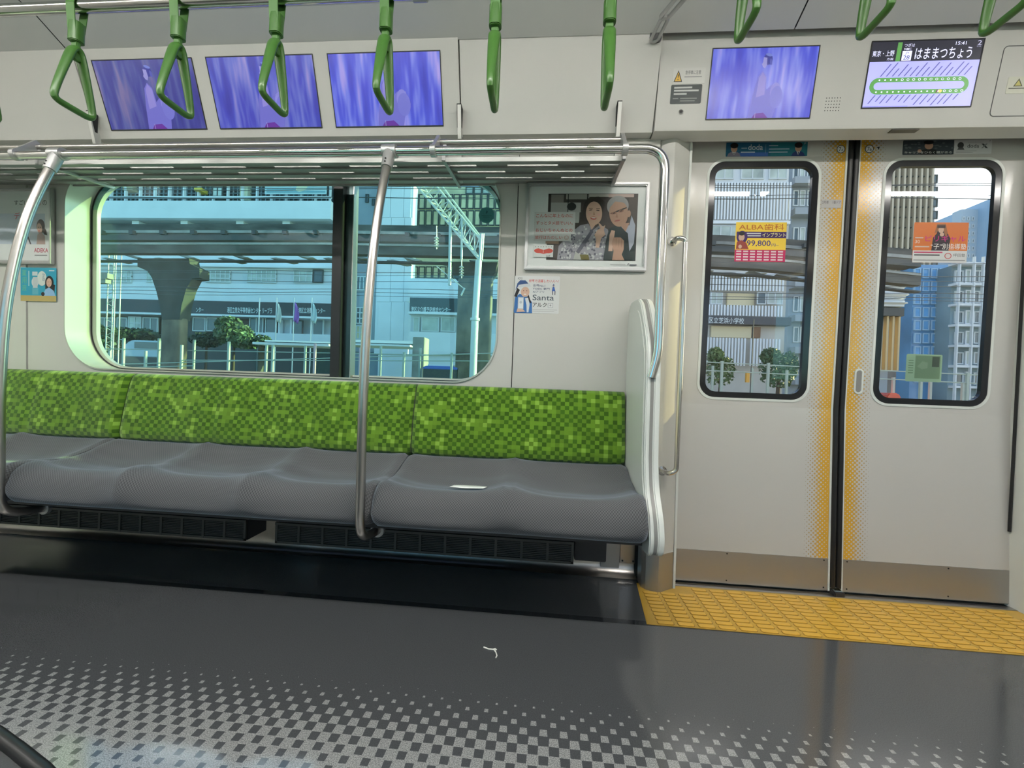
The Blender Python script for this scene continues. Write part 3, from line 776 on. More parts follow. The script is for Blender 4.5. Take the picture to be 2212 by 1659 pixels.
for b, l in zip(BENCH, ('two-place bench module nearest the doors on the side behind the camera', 'three-place bench module on the side behind the camera', 'farthest two-place bench module on the side behind the camera')):
    c = b.copy(); COL.objects.link(c); c['label'] = l; c.rotation_euler.z = PI; c.location = (b.location.x, YB + 0.06 + 0.22, b.location.z)
    for ch in [q for q in COL.objects if q.parent == b]:
        d = ch.copy(); COL.objects.link(d); d.parent = c
# bench frame
g = MB(); g.box(SE - 7 * PW, SE, -0.465, -0.12, 0.318, 0.336); g.box(SE - 7 * PW, SE, -0.13, -0.07, 0.25, 0.336)
o = g.build('bench_support', DARK); o['label'] = 'dark steel frame under the bench cushions'; o['category'] = 'frame'

# end partition
t = thing('end_partition', 'white moulded partition at the end of the bench beside the doors', 'partition', (-0.87, -0.25, 0.3))
pp = [(-0.090, 1.120), (-0.13, 1.160), (-0.26, 1.150), (-0.31, 1.118), (-0.405, 0.985), (-0.422, 0.93), (-0.432, 0.60), (-0.455, 0.50), (-0.515, 0.42), (-0.535, 0.36), (-0.525, 0.310), (-0.47, 0.298), (-0.30, 0.320), (-0.090, 0.42)]
def smooth2(p, n=2):
    for _ in range(n):
        q = []
        for i in range(len(p)):
            a, b = p[i], p[(i + 1) % len(p)]
            q += [(a[0] * .82 + b[0] * .18, a[1] * .82 + b[1] * .18), (a[0] * .18 + b[0] * .82, a[1] * .18 + b[1] * .82)]
        p = q
    return p
P2 = smooth2(pp, 2)
g = MB(); g.prism(P2, 'x', -0.888, -0.873); local(g, t).build('inner_shell', WHITE, t, bevel=0.004, angle=40)
g = MB(); g.prism([(y * 0.99 - 0.0, z) for y, z in P2], 'x', -0.873, -0.862); local(g, t).build('middle_band', mat('partition_band', (0.24, 0.235, 0.22), 0.4), t)
g = MB(); g.prism(P2, 'x', -0.862, -0.842); local(g, t).build('outer_shell', WHITE, t, bevel=0.004, angle=40)
cx = sum(p[0] for p in P2) / len(P2); cz = sum(p[1] for p in P2) / len(P2)
g = MB(); g.prism([(cx + (y - cx) * 0.80 + 0.0, cz + (z - cz) * 0.90) for y, z in P2 if True], 'x', -0.892, -0.8875); local(g, t).build('inset_panel', WHITE, t, bevel=0.002, angle=40)

pt = t.copy(); COL.objects.link(pt); pt['label'] = 'white moulded partition at the far left end of the bench, outside the photo'; pt.location.x = SE - 7 * PW - 0.002; pt.scale.x = -1
for ch in [q for q in COL.objects if q.parent == t]:
    d = ch.copy(); COL.objects.link(d); d.parent = pt

# ---------------------------------------------------------------- heaters under the bench
def heater(x0, x1, label):
    t = thing('bench_heater', label, 'heater', ((x0 + x1) / 2, -0.16, 0.13))
    def P(nm, g, m=HEAT, **k): return local(g, t).build(nm, m, t, **k)
    y, zb, zt = -0.20, 0.126, 0.212
    g = MB(); g.box(x0, x1, -0.188, -0.075, zb, zt - 0.004); P('body', g, DARK)
    g = MB(); g.box(x0, x1, y - 0.002, y + 0.006, zt - 0.010, zt); g.box(x0, x1, y, y + 0.006, zb, zb + 0.010)
    g.box(x0, x0 + 0.010, y, y + 0.006, zb, zt); g.box(x1 - 0.010, x1, y, y + 0.006, zb, zt); P('frame', g)
    g = MB()
    for k in range(9):
        z = zb + 0.014 + k * 0.0068; g.box(x0, x1, y + 0.002, y + 0.006, z, z + 0.0028)
    P('slats', g, kind='stuff')
    nn = max(2, round((x1 - x0) / 0.098)); st = (x1 - x0) / nn
    rib = None
    for k in range(1, nn):
        if rib is None:
            g = MB(); g.box(-0.005, 0.005, y - 0.001 + 0.16, y + 0.166, zb - 0.13, zt - 0.13); rib = g.build('rib', HEAT, t); b = rib
        else: b = rib.copy(); COL.objects.link(b); b.parent = t
        b.location = (x0 + st * k - (x0 + x1) / 2, 0, 0)
    # open grid on top through which the heating tube glints
    g = MB()
    for k in range(4): g.box(x0, x1, -0.185 + k * 0.026, -0.180 + k * 0.026, zt - 0.001, zt + 0.003)
    for k in range(nn + 1): g.box(x0 + st * k - 0.004, x0 + st * k + 0.004, -0.19, -0.10, zt - 0.001, zt + 0.003)
    P('top_grid', g, kind='stuff')
    g = MB(); g.tube([(x0 + 0.02, -0.145, zt + 0.010), (x1 - 0.02, -0.145, zt + 0.010)], 0.006, 10); P('heating_tube', g, STEEL)
heater(-3.66, -2.430, 'long dark grille heater under the left part of the bench')
heater(-2.302, -1.083, 'long dark grille heater under the right part of the bench')
g = MB(); g.box(-1.075, -0.950, -0.150, 0.02, 0.12, 0.28); o = g.build('junction_box', DARK, bevel=0.003); o['label'] = 'dark junction box under the bench right of the heater'; o['category'] = 'box'
g = MB(); g.box(-0.946, -0.866, 0.012, 0.026, 0.030, 0.300); o = g.build('cover_plate', mat('dull_plate', (0.42, 0.41, 0.39), 0.45, metal=0.6), bevel=0.001); o['label'] = 'dull grey cover plate under the bench end'; o['category'] = 'plate'
t = thing('steel_plate', 'bare steel plate with four screws beside the pillar foot', 'plate', (-0.84, 0.02, 0.02))
g = MB(); g.box(-0.862, -0.796, 0.018, 0.026, 0.050, 0.150); local(g, t).build('sheet', SATIN, t)
for x in (-0.852, -0.806):
    for z in (0.062, 0.138):
        g = MB(); g.tube([(x, 0.0175, z), (x, 0.015, z)], 0.0038, 10); local(g, t).build('screw', JOINT, t)

# ---------------------------------------------------------------- strap rails and hand straps
SY = -0.64
rail = rail_thing('strap_rail', 'polished steel rail along the ceiling carrying the bench straps', [(XL, SY, 1.928), (-0.98, SY, 1.935)], 0.0155, STEEL, (-2.5, SY, 1.93), caps=False, cat='rail')
rl2 = rail_thing('strap_rail', 'raised steel rail above the doors carrying the door straps', arcpath([(-0.80, SY, 2.24), (-0.80, SY, 2.205), (1.20, SY, 2.205), (1.20, SY, 2.24)], 0.06), 0.0155, STEEL, (0.2, SY, 2.13), caps=False, cat='rail')
for x in (-1.62, -3.4):
    g = MB(); g.tube([(x - 0.02, SY, 1.932), (x + 0.02, SY, 1.932)], 0.021, 14); g.tube([(x, SY, 1.94), (x, SY, 2.235)], 0.012, 12)
    g.build('rail_hanger', ALU, None); o = bpy.data.objects['rail_hanger' if x == -1.62 else 'rail_hanger.001']
    o.parent = rail; o.location = -rail.location
def make_strap(label, EX=0.0):
    t = thing('hand_strap', label, 'hand strap', (0, SY, 1.93), group='green hand straps')
    g = MB(); r = 0.018
    pth = [(0, -0.011, -0.075 - EX)] + [(0, -r * math.cos(a), r * math.sin(a)) for a in [i * PI / 8 for i in range(0, 9)]] + [(0, 0.011, -0.075 - EX)]
    for k in range(len(pth) - 1):
        (_, y0, z0), (_, y1, z1) = pth[k], pth[k + 1]
        n = Vector((0, -(z1 - z0), (y1 - y0))).normalized() * 0.0024
        if k in (0, len(pth) - 2): pass
        g.add([(-0.0135, y0, z0), (0.0135, y0, z0), (0.0135, y1, z1), (-0.0135, y1, z1), (-0.0135, y0 + n.y, z0 + n.z), (0.0135, y0 + n.y, z0 + n.z), (0.0135, y1 + n.y, z1 + n.z), (-0.0135, y1 + n.y, z1 + n.z)],
              [(0, 1, 2, 3), (7, 6, 5, 4), (0, 4, 5, 1), (3, 2, 6, 7), (0, 3, 7, 4), (1, 5, 6, 2)])
    g.build('belt', GREEND, t, angle=50)
    g = MB(); g.prism([(x * 1.0, y) for x, y in rrect(-0.0175, 0.0175, -0.016, 0.016, 0.012, 5)], 'z', -0.108 - EX, -0.048 - EX)
    g.build('sleeve', GREEN, t, bevel=0.002, angle=40)
    g = MB(); g.box(-0.0105, 0.0105, -0.006, 0.006, -0.130 - EX, -0.100 - EX); g.build('link', GREEND, t, bevel=0.002)
    # rounded triangular grip: top head and a bar of changing width, in the plane across the car
    g = MB()
    def sect(y, z, ty, tz, wx, wn, n=10):
        # ring of points at (y,z); tangent (ty,tz); half widths wx along x, wn along the normal
        L = math.hypot(ty, tz); ty, tz = ty / L, tz / L
        return [(wx * math.cos(2 * PI * i / n), y - tz * wn * math.sin(2 * PI * i / n), z + ty * wn * math.sin(2 * PI * i / n)) for i in range(n)]
    T = 0.0; top = -0.128 - EX; bot = -0.314 - EX; hw = 0.052
    cl = [(0.0, top, 1, 0, 0.0185, 0.012), (0.009, top - 0.004, 0.7, -0.5, 0.0185, 0.011), (0.016, top - 0.024, 0.25, -1, 0.0180, 0.0100), (0.028, top - 0.070, 0.25, -1, 0.0165, 0.0088),
          (0.041, top - 0.120, 0.25, -1, 0.0140, 0.0085), (hw, bot + 0.018, 0.2, -1, 0.0115, 0.0092), (hw - 0.001, bot + 0.006, -0.5, -0.8, 0.0108, 0.0098), (hw - 0.012, bot, -1, -0.1, 0.0105, 0.0100), (0.02, bot, -1, 0, 0.0105, 0.0102)]
    full = cl + [(-y, z, ty, -tz, a, b) for y, z, ty, tz, a, b in cl[::-1][:-1]]
    rings = [sect(*c) for c in full]; n = 10; vs = [v for r_ in rings for v in r_]; N = len(rings)
    g.add(vs, [(i * n + k, i * n + (k + 1) % n, ((i + 1) % N) * n + (k + 1) % n, ((i + 1) % N) * n + k) for i in range(N) for k in range(n)])
    # web that closes the head of the grip
    g.prism([(0.0, top - 0.004), (0.015, top - 0.012), (0.019, top - 0.040), (0.0, top - 0.036), (-0.019, top - 0.040), (-0.015, top - 0.012)], 'x', -0.0125, 0.0125)
    o = g.build('grip', GREEN, t, angle=40)
    md = o.modifiers.new('s', 'SUBSURF'); md.levels = md.render_levels = 1
    return t
def copy_thing(o, parent=None):
    c = o.copy(); COL.objects.link(c); c.parent = parent
    for ch in [q for q in list(bpy.data.objects) if q.parent == o and q.name not in DONE]: copy_thing(ch, c)
    return c
DONE = set()
straps = [(-3.04, 1.928, 'cut by the left edge of the photo'), (-2.700, 1.93, 'in front of the left end of the first screen'), (-2.362, 1.93, 'in front of the right part of the first screen'), (-2.050, 1.932, 'in front of the middle screen'),
          (-1.716, 1.933, 'in front of the third screen'), (-1.397, 1.934, 'seen edge-on left of the middle of the blank panel'), (-1.078, 1.935, 'seen edge-on right of the middle of the blank panel'),
          (-0.712, 2.203, 'whose tip hangs just left of the advert screen over the doors'), (-0.388, 2.203, 'whose tip hangs between the two screens over the doors'), (-0.075, 2.203, 'hanging near the top right corner above the route screen')]
protos = [make_strap(''), make_strap('', 0.085)]
for i, (x, z, l) in enumerate(straps):
    proto = protos[1 if i > 6 else 0]
    if i in (0, 7): o = proto
    else:
        o = proto.copy(); COL.objects.link(o)
        for ch in [q for q in COL.objects if q.parent == proto]:
            c = ch.copy(); COL.objects.link(c); c.parent = o
    o.location = (x, SY, z); o['label'] = 'green triangular hand strap ' + l
    if i > 6: o['group'] = 'raised green hand straps over the doors'

# folded bracket that carries the rail at the panel corner
t = thing('rail_bracket', 'grey hinged loop bracket in a black socket where the panels meet', 'bracket', (-0.855, -0.26, 2.13))
g = MB(); g.prism(rrect(-0.880, -0.836, 2.098, 2.180, 0.014, 5), 'y', -0.004, 0.03); g.warp(lambda x, y, z: (x, y + hy(z, -0.150, 1.826, -0.258, 2.14), z)); local(g, t).build('socket', BLACK, t)
def loop(cx, a, b, w, r, nm):
    a, b = Vector(a), Vector(b); d = (b - a).normalized(); sx = Vector((1, 0, 0)); pts = []
    for k in range(10): th = PI * k / 9; pts.append(b + sx * (w * math.cos(th)) + d * (w * math.sin(th)))
    for k in range(10): th = PI * k / 9; pts.append(a - sx * (w * math.cos(th)) - d * (w * math.sin(th)))
    g = MB(); g.tube(pts, r, 10, closed=True); local(g, t).build(nm, ALU, t, angle=60)
loop(0, (-0.864, -0.262, 2.100), (-0.852, -0.330, 2.104), 0.0125, 0.0062, 'lower_loop')
loop(0, (-0.850, -0.352, 2.104), (-0.818, -0.450, 2.085), 0.015, 0.0068, 'upper_loop')

# small things: torn paper, white thread
g = MB(); g.grid(lambda u, v: (-1.53 + 0.115 * u + 0.012 * v, -0.425 + (0.022 + 0.012 * math.sin(3 * u)) * v, 0.4585 + 0.004 * abs(u - 0.45) + 0.001 * v), 8, 2)
o = g.build('paper_scrap', mat('white_paper', (0.75, 0.78, 0.74), 0.7)); o['label'] = 'small torn scrap of white paper lying on the right bench cushion'; o['category'] = 'paper'
so = o.modifiers.new('t', 'SOLIDIFY'); so.thickness = 0.0006
p = [(-1.378, -0.542), (-1.362, -0.549), (-1.348, -0.549), (-1.342, -0.545), (-1.338, -0.549), (-1.342, -0.554), (-1.346, -0.549), (-1.338, -0.560), (-1.333, -0.575), (-1.335, -0.585)]
g = MB(); g.tube([(x, y, 0.0022) for x, y in p], 0.0019, 8); o = g.build('white_string', mat('white_thread', (0.8, 0.8, 0.74), 0.6), angle=80); o['label'] = 'short knotted piece of white string on the grey floor'; o['category'] = 'string'

# dark bag whose piped corner enters the lower left of the photo
t = thing('bag', 'dark grey bag with black piping at the bottom left corner', 'bag', (-1.985, -1.40, 0))
BAGM = mat('bag_nylon', (0.055, 0.058, 0.06), 0.7, bump=0.3, bscale=500)
g = MB()
def bagf(u, v):
    a = 2 * PI * u; k = 4.0
    ex = abs(math.cos(a)) ** (2 / k) * (1 if math.cos(a) >= 0 else -1); ey = abs(math.sin(a)) ** (2 / k) * (1 if math.sin(a) >= 0 else -1)
    zz = 0.004 + 0.286 * min(1, v * 1.35); sh = 1.0 if v < 0.74 else max(0.0, 1 - (v - 0.74) / 0.26)
    bul = 1 + 0.05 * math.sin(min(1, v / 0.74) * PI)
    return (-1.985 + 0.19 * ex * sh * bul, -1.40 + 0.135 * ey * sh * bul, zz + (0.012 * (1 - sh)))
g.grid(bagf, 48, 26); local(g, t).build('body', BAGM, t, angle=60)
rim = [bagf(k / 48, 0.735) for k in range(48)]
g = MB(); g.tube([(x, y, z + 0.002) for x, y, z in rim], 0.009, 10, closed=True); local(g, t).build('piping', BLACK, t, angle=80)
t.rotation_euler.z = -0.30; t.location.x = -1.965; t.location.y = -1.405

# ================================================================ OUTSIDE
GZ = -1.0
gd = MB(); gd.box(-90, 90, 2.2, 120, GZ - 0.2, GZ); gd.build('ground', mat('ballast_ground', (0.11, 0.11, 0.10), 0.9, var=0.4, vscale=2), kind='structure')
CW = mat('facade_white', (0.74, 0.78, 0.82), 0.6, var=0.05, vscale=0.6)
CW2 = mat('facade_pale', (0.60, 0.64, 0.68), 0.6, var=0.06, vscale=0.5)
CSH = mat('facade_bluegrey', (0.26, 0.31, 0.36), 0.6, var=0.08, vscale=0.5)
SLATE = mat('sign_slate', (0.032, 0.045, 0.052), 0.5)
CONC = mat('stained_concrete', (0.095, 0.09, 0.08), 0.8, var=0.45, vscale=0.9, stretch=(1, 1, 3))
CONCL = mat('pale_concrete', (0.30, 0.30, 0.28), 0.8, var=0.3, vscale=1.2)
WING = mat('building_glass', (0.06, 0.09, 0.10), 0.12, spec=0.8)
WINL = mat('bright_window', (0.42, 0.48, 0.44), 0.25, spec=0.6, var=0.3, vscale=0.8)
WINY = mat('cream_window', (0.62, 0.58, 0.36), 0.3, var=0.25, vscale=0.5)
FRM = mat('window_frame_pale', (0.55, 0.60, 0.62), 0.5)
FRD = mat('window_frame_dark', (0.05, 0.06, 0.06), 0.5)
GALV = mat('galvanised_steel', (0.52, 0.56, 0.54), 0.5, metal=0.2)
DKST = mat('dark_structural_steel', (0.06, 0.065, 0.065), 0.6)
WIREM = mat('wire', (0.05, 0.055, 0.06), 0.5)
def box_at(g, x0, y0, x1, y1, Y, d0=0.0, d1=0.5, mi=0):
    xc, yc = (x0 + x1) / 2, (y0 + y1) / 2
    g.box(at(x0, yc, Y).x, at(x1, yc, Y).x, Y + d0, Y + d1, at(xc, y1, Y).z, at(xc, y0, Y).z, mi); return g
def building(name, label, anchor, Y, walls, windows=(), cat='building', bars=()):
    """walls: (part, material, x0,y0,x1,y1,d0,d1); windows: (x0,y0,x1,y1,pane material, columns, rows, frame)"""
    a = at(*anchor, Y); t = thing(name, label, cat, (a.x, Y, GZ))
    for nm, m, x0, y0, x1, y1, d0, d1 in walls:
        g = box_at(MB(), x0, y0, x1, y1, Y, d0, d1); local(g, t).build(nm, m, t)
    lo = max(w[5] for w in walls); X0 = min(at(w[2], lo, Y).x for w in walls); X1 = max(at(w[4], lo, Y).x for w in walls)
    g = MB(); g.box(X0, X1, Y + 0.1, Y + 0.9, GZ, at(anchor[0], lo, Y).z + 0.05); local(g, t).build('base', walls[0][1], t)
    for x0, y0, x1, y1, pm, nc, nr, fm in windows:
        g = MB(); xc, yc = (x0 + x1) / 2, (y0 + y1) / 2
        X0, X1, Z1, Z0 = at(x0, yc, Y).x, at(x1, yc, Y).x, at(xc, y0, Y).z, at(xc, y1, Y).z
        w = 0.05 * Y / 26 + 0.02
        g.ring([(X1, Z1), (X0, Z1), (X0, Z0), (X1, Z0)], [(X1 - w, Z1 - w), (X0 + w, Z1 - w), (X0 + w, Z0 + w), (X1 - w, Z0 + w)], 'y', Y - 0.10, Y - 0.0)
        for i in range(1, nc): q = X0 + (X1 - X0) * i / nc; g.box(q - w / 2, q + w / 2, Y - 0.09, Y, Z0, Z1)
        for i in range(1, nr): q = Z0 + (Z1 - Z0) * i / nr; g.box(X0, X1, Y - 0.085, Y, q - w / 2, q + w / 2)
        f = local(g, t).build('window', fm, t)
        g = MB(); g.box(X0 + w * 0.5, X1 - w * 0.5, Y - 0.06, Y - 0.02, Z0 + w * 0.5, Z1 - w * 0.5); local(g, t)
        p = g.build('pane', pm, f)
    return t
def letters(parent, x0, y0, x1, y1, Y, txt, col, d=0.02):
    vs, fs = text_geo(txt); mx0 = min(v[0] for v in vs); mx1 = max(v[0] for v in vs); my0 = min(v[1] for v in vs); my1 = max(v[1] for v in vs)
    xc, yc = (x0 + x1) / 2, (y0 + y1) / 2
    X0, X1, Z1, Z0 = at(x0, yc, Y).x, at(x1, yc, Y).x, at(xc, y0, Y).z, at(xc, y1, Y).z
    g = MB(); g.add([(X0 + (X1 - X0) * (a - mx0) / (mx1 - mx0), Y - d, Z0 + (Z1 - Z0) * (b - my0) / (my1 - my0)) for a, b in vs], fs)
    local(g, parent).build('lettering', mat('sign_white', (0.75, 0.8, 0.8), 0.5), parent, recalc=False)

# long civic building behind the left half of the window
YA = 27.0
wl = [('upper_floor', FRD, 120, 300, 722, 441, 0.6, 1), ('spandrel', CW, 120, 440, 722, 477, -0.5, 1), ('gap_wall', FRD, 120, 477, 722, 486, 0.7, 1),
      ('facade_wall', CW, 120, 486, 722, 583, 0, 1), ('facade_wall', CW, 120, 611, 722, 650, 0, 1), ('facade_wall', CW2, 120, 583, 722, 611, 0.02, 1), ('ledge', CW, 120, 574, 722, 578, -0.35, 0.2),
      ('sign_band', SLATE, 120, 650, 722, 680, -0.15, 1), ('white_line', CW, 120, 680, 722, 684, -0.6, 1), ('ground_floor', FRD, 120, 684, 600, 745, 0.5, 1), ('ground_floor', CW2, 600, 684, 722, 745, 0.5, 1),
      ('parapet', CW, 120, 430, 722, 433, -0.5, -0.3), ('plinth', CW, 560, 722, 722, 745, -0.4, 1)]
for a, b in ((510, 526), (610, 626), (390, 405), (285, 300)): wl.append(('spandrel_block', CW, a, 477, b, 486, 0, 0.7))
for i in range(19): wl.append(('louver_post', CW, 142 + i * 31.6, 380, 144.6 + i * 31.6, 437, 0.0, 0.2))
wl += [('column', mat('cream_column', (0.6, 0.6, 0.42), 0.6), 514, 380, 531, 428, 0.2, 0.6), ('awning', mat('yellow_awning', (0.75, 0.55, 0.08), 0.6), 424, 407, 438, 414, -0.2, 0.5), ('awning', mat('tan_awning', (0.5, 0.42, 0.26), 0.6), 262, 400, 284, 410, 0.1, 0.5), ('entrance_post', CW, 600, 690, 604, 740, 0, 0.4), ('entrance_post', CW, 626, 690, 630, 740, 0, 0.4)]
ws = [(245, 584, 286, 611, WINL, 4, 2, FRM), (318, 584, 332, 610, WINL, 1, 2, FRM), (446, 583, 499, 611, WINL, 5, 3, FRM), (535, 583, 598, 611, WINL, 6, 3, FRM), (635, 583, 676, 611, WINL, 3, 2, FRM), (677, 583, 699, 611, WING, 1, 1, FRD)]
ws += [(460, 384, 483, 426, WINL, 2, 2, FRD), (150, 384, 164, 426, WINL, 1, 2, FRD), (205, 686, 250, 735, WING, 2, 1, FRM), (254, 686, 276, 735, WING, 1, 1, FRM), (279, 684, 307, 712, WINL, 2, 2, FRM), (310, 686, 343, 735, WING, 2, 1, FRM), (418, 686, 446, 716, WING, 1, 1, FRM), (448, 686, 470, 716, WING, 1, 1, FRM),
       (540, 686, 570, 720, WING, 2, 1, FRM), (574, 686, 598, 720, WING, 1, 1, FRM), (634, 692, 655, 738, WING, 1, 1, FRD), (676, 690, 700, 738, WING, 1, 1, FRM)]
A = building('civic_building', 'long white and slate civic building behind the left window pane', (420, 740), YA, wl, ws)
g = MB()
for i in range(60):
    x = 136 + i * 10.2
    if 455 < x < 488 or 508 < x < 534: continue
    box_at(g, x, 384, x + 1.2, 430, YA, 0.45, 0.55)
for y in (392, 402, 411, 421): box_at(g, 122, y, 580, y + 1.0, YA, 0.42, 0.52)
local(g, A).build('railing', mat('railing_blue', (0.25, 0.32, 0.36), 0.5), A, kind='stuff')
for x0, y0, x1, y1, tx in ((424, 664, 440, 675, 'ンター'), (491, 664, 588, 677, '港区立男女平等参画センター リーブラ'), (645, 665, 703, 677, '港区立消費者センター')):
    letters(A, x0, y0, x1, y1, YA - 0.15, tx, 0)
bn = at(645, 424, YA - 0.2)
b0, b1 = at(579, 410, YA - 0.2), at(711, 410, YA - 0.2); z1, z0 = at(645, 396, YA - 0.2).z, at(645, 424, YA - 0.2).z
print_on('banner', b0.x, b1.x, z0, z1, lambda z: YA - 0.52, [('R', (0.25, 0.45, 0.5), 0.02, 0.98, 0.60, 0.62), ('T', (0.05, 0.12, 0.16), '食べきり  Yum  面', 0.12, 0.84, 0.63, 0.95), ('R', (0.15, 0.35, 0.42), 0.03, 0.98, 0.12, 0.22), ('R', (0.15, 0.35, 0.42), 0.03, 0.55, 0.32, 0.40), ('E', (0.8, 0.82, 0.6), 0.6, 0.5, 0.10, 0.28, 20)], (0.45, 0.62, 0.66), 'pale blue banner on the upper floor of the civic building', 'banner', r=0.05, th=0.02, layer=0.01)

# shaded block just right of the middle post, and the tall white panelled block
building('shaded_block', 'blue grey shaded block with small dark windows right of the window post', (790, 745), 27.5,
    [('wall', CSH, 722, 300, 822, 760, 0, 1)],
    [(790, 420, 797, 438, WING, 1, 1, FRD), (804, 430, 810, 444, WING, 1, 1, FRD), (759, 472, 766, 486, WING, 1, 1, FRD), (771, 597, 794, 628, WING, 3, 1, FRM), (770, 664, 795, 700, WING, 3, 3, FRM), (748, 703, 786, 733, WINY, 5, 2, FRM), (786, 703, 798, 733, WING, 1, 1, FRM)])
pw = [('wall', CW, 816, 300, 889, 765, 0, 1)]
for i, (a, b) in enumerate(((817, 844), (845.2, 872.5), (873.6, 888))):
    for c, d in ((300, 395), (396.2, 470), (471.2, 560), (561.2, 652), (653.2, 742)): pw.append(('cladding_panel', CW, a, c, b, d, -0.06, 0))
building('panelled_block', 'tall white windowless block of big flat panels right of the pole', (850, 745), 27.2, pw)
# low white centre at the right of the window
D = building('care_centre', 'low white centre with a slate sign band beside the brown pillar', (935, 760), 26.0,
    [('wall', CW, 886, 602, 1002, 645, 0, 1), ('sign_band', SLATE, 886, 645, 1078, 676, -0.1, 1), ('ledge', CW, 885, 677, 1078, 682, -0.4, 1), ('window_wall', CW2, 886, 682, 1078, 720, 0.1, 1), ('wall', CW, 884, 719, 1078, 768, -0.1, 1), ('wall', CW, 1002, 602, 1078, 645, 0, 1)],
    [(893, 685, 907, 717, WINL, 1, 1, FRM), (911, 685, 949, 717, WINL, 1, 1, FRM), (953, 685, 984, 717, WINL, 1, 1, FRM)])
letters(D, 888, 663, 974, 674, 25.9, '港区立介護予防総合センター', 0)
building('cream_glass_block', 'cream glazed block with black mullions above the low centre', (980, 600), 34.0,
    [('wall', WINY, 884, 403, 1090, 603, 0, 1)], [(x, y0, x + 13.5, y1, WINY, 1, 1, FRD) for x in range(890, 1078, 15) for y0, y1 in ((576, 602), (420, 452), (455, 488))] + [(x, 404, x + 17, 420, WINL, 1, 1, FRD) for x in range(1006, 1080, 18)])

# monorail track: polyline of girders on two lines, lateral bracing, T piers
tk = thing('monorail_track', 'concrete monorail girders crossing the whole view outside', 'monorail track', (at(600, 520, 13).x, 13, GZ))
def seg_girder(nm, m, pts, h0, h1, w):
    """pts: (px x, px y of the top at depth Y, Y)"""
    for (xa, ya, Ya), (xb, yb, Yb) in zip(pts, pts[1:]):
        a, b = at(xa, ya, Ya), at(xb, yb, Yb)
        g = MB(); d = (b - a); d.z = 0; d.normalize(); nrm = Vector((-d.y, d.x, 0)) * w
        vs = []
        for p in (a, b):
            for off in (Vector((0, 0, 0)), nrm):
                for h in (h1, h0): vs.append(p + off + Vector((0, 0, h)))
        g.add(vs, [(0, 1, 3, 2), (4, 6, 7, 5), (0, 4, 5, 1), (2, 3, 7, 6), (0, 2, 6, 4), (1, 5, 7, 3)])
        local(g, tk).build(nm, m, tk)
TP = [(40, 523, 12.0), (700, 523, 12.0), (1080, 530, 12.0), (1640, 554, 12.0), (1990, 590, 12.2)]
TPB = [(40, 484, 15.5), (700, 484, 15.5), (1080, 490, 15.5), (1640, 511, 15.5), (1990, 540, 15.5)]
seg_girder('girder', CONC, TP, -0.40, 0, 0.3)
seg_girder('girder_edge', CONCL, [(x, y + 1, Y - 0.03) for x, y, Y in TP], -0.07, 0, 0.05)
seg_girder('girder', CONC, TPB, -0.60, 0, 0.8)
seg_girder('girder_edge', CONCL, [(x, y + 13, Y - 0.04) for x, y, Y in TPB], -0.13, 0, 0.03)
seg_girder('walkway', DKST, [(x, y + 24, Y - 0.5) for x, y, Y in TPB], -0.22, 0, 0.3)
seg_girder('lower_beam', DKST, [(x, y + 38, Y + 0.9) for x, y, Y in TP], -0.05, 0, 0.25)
for i in range(26):
    x = 150 + i * 66; yy = 498 + max(0, x - 700) * 0.028
    g = MB(); box_at(g, x, yy, x + 9, yy + 9, 15.4, -0.1, 0.1); local(g, tk).build('clamp', DKST, tk)
for i in range(30):
    x = 130 + i * 62 + (i % 3) * 8; yy = 552 + max(0, x - 700) * 0.036
    a = at(x, yy, 13.0); b = at(x + 38 + 12 * (i % 2), yy + 7, 13.0)
    g = MB(); d = b - a
    g.prism([(a.x, a.z), (a.x + 0.25, a.z + 0.02), (b.x, b.z + 0.02), (b.x - 0.22, b.z - 0.01)], 'y', 12.9 + (i % 2) * 0.4, 13.0 + (i % 2) * 0.4 + 0.3)
    local(g, tk).build('diagonal_brace', CONCL if i % 4 else GALV, tk)
def pier(label, px, cap, colx, Y):
    a = at(px, 700, Y); t = thing('track_pier', label, 'pier', (a.x, Y, GZ))
    q = [at(x, y, Y) for x, y in cap]
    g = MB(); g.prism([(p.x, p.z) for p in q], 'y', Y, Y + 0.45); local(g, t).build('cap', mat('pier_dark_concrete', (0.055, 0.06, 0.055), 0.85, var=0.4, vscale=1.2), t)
    x0, x1 = at(colx[0], 700, Y).x, at(colx[1], 700, Y).x
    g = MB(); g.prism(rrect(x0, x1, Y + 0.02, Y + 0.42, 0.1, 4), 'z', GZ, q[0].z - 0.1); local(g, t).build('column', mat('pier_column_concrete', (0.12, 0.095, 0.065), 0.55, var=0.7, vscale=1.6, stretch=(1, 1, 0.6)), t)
    return t
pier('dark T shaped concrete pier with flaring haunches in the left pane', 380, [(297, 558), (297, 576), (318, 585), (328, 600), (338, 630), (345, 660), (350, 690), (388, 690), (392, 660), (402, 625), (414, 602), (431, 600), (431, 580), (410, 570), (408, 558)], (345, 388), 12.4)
pier('wide brown concrete pier behind the round mast at the right of the window', 1020, [(978, 566), (978, 592), (982, 600), (1062, 600), (1070, 590), (1075, 566)], (985, 1060), 12.6)

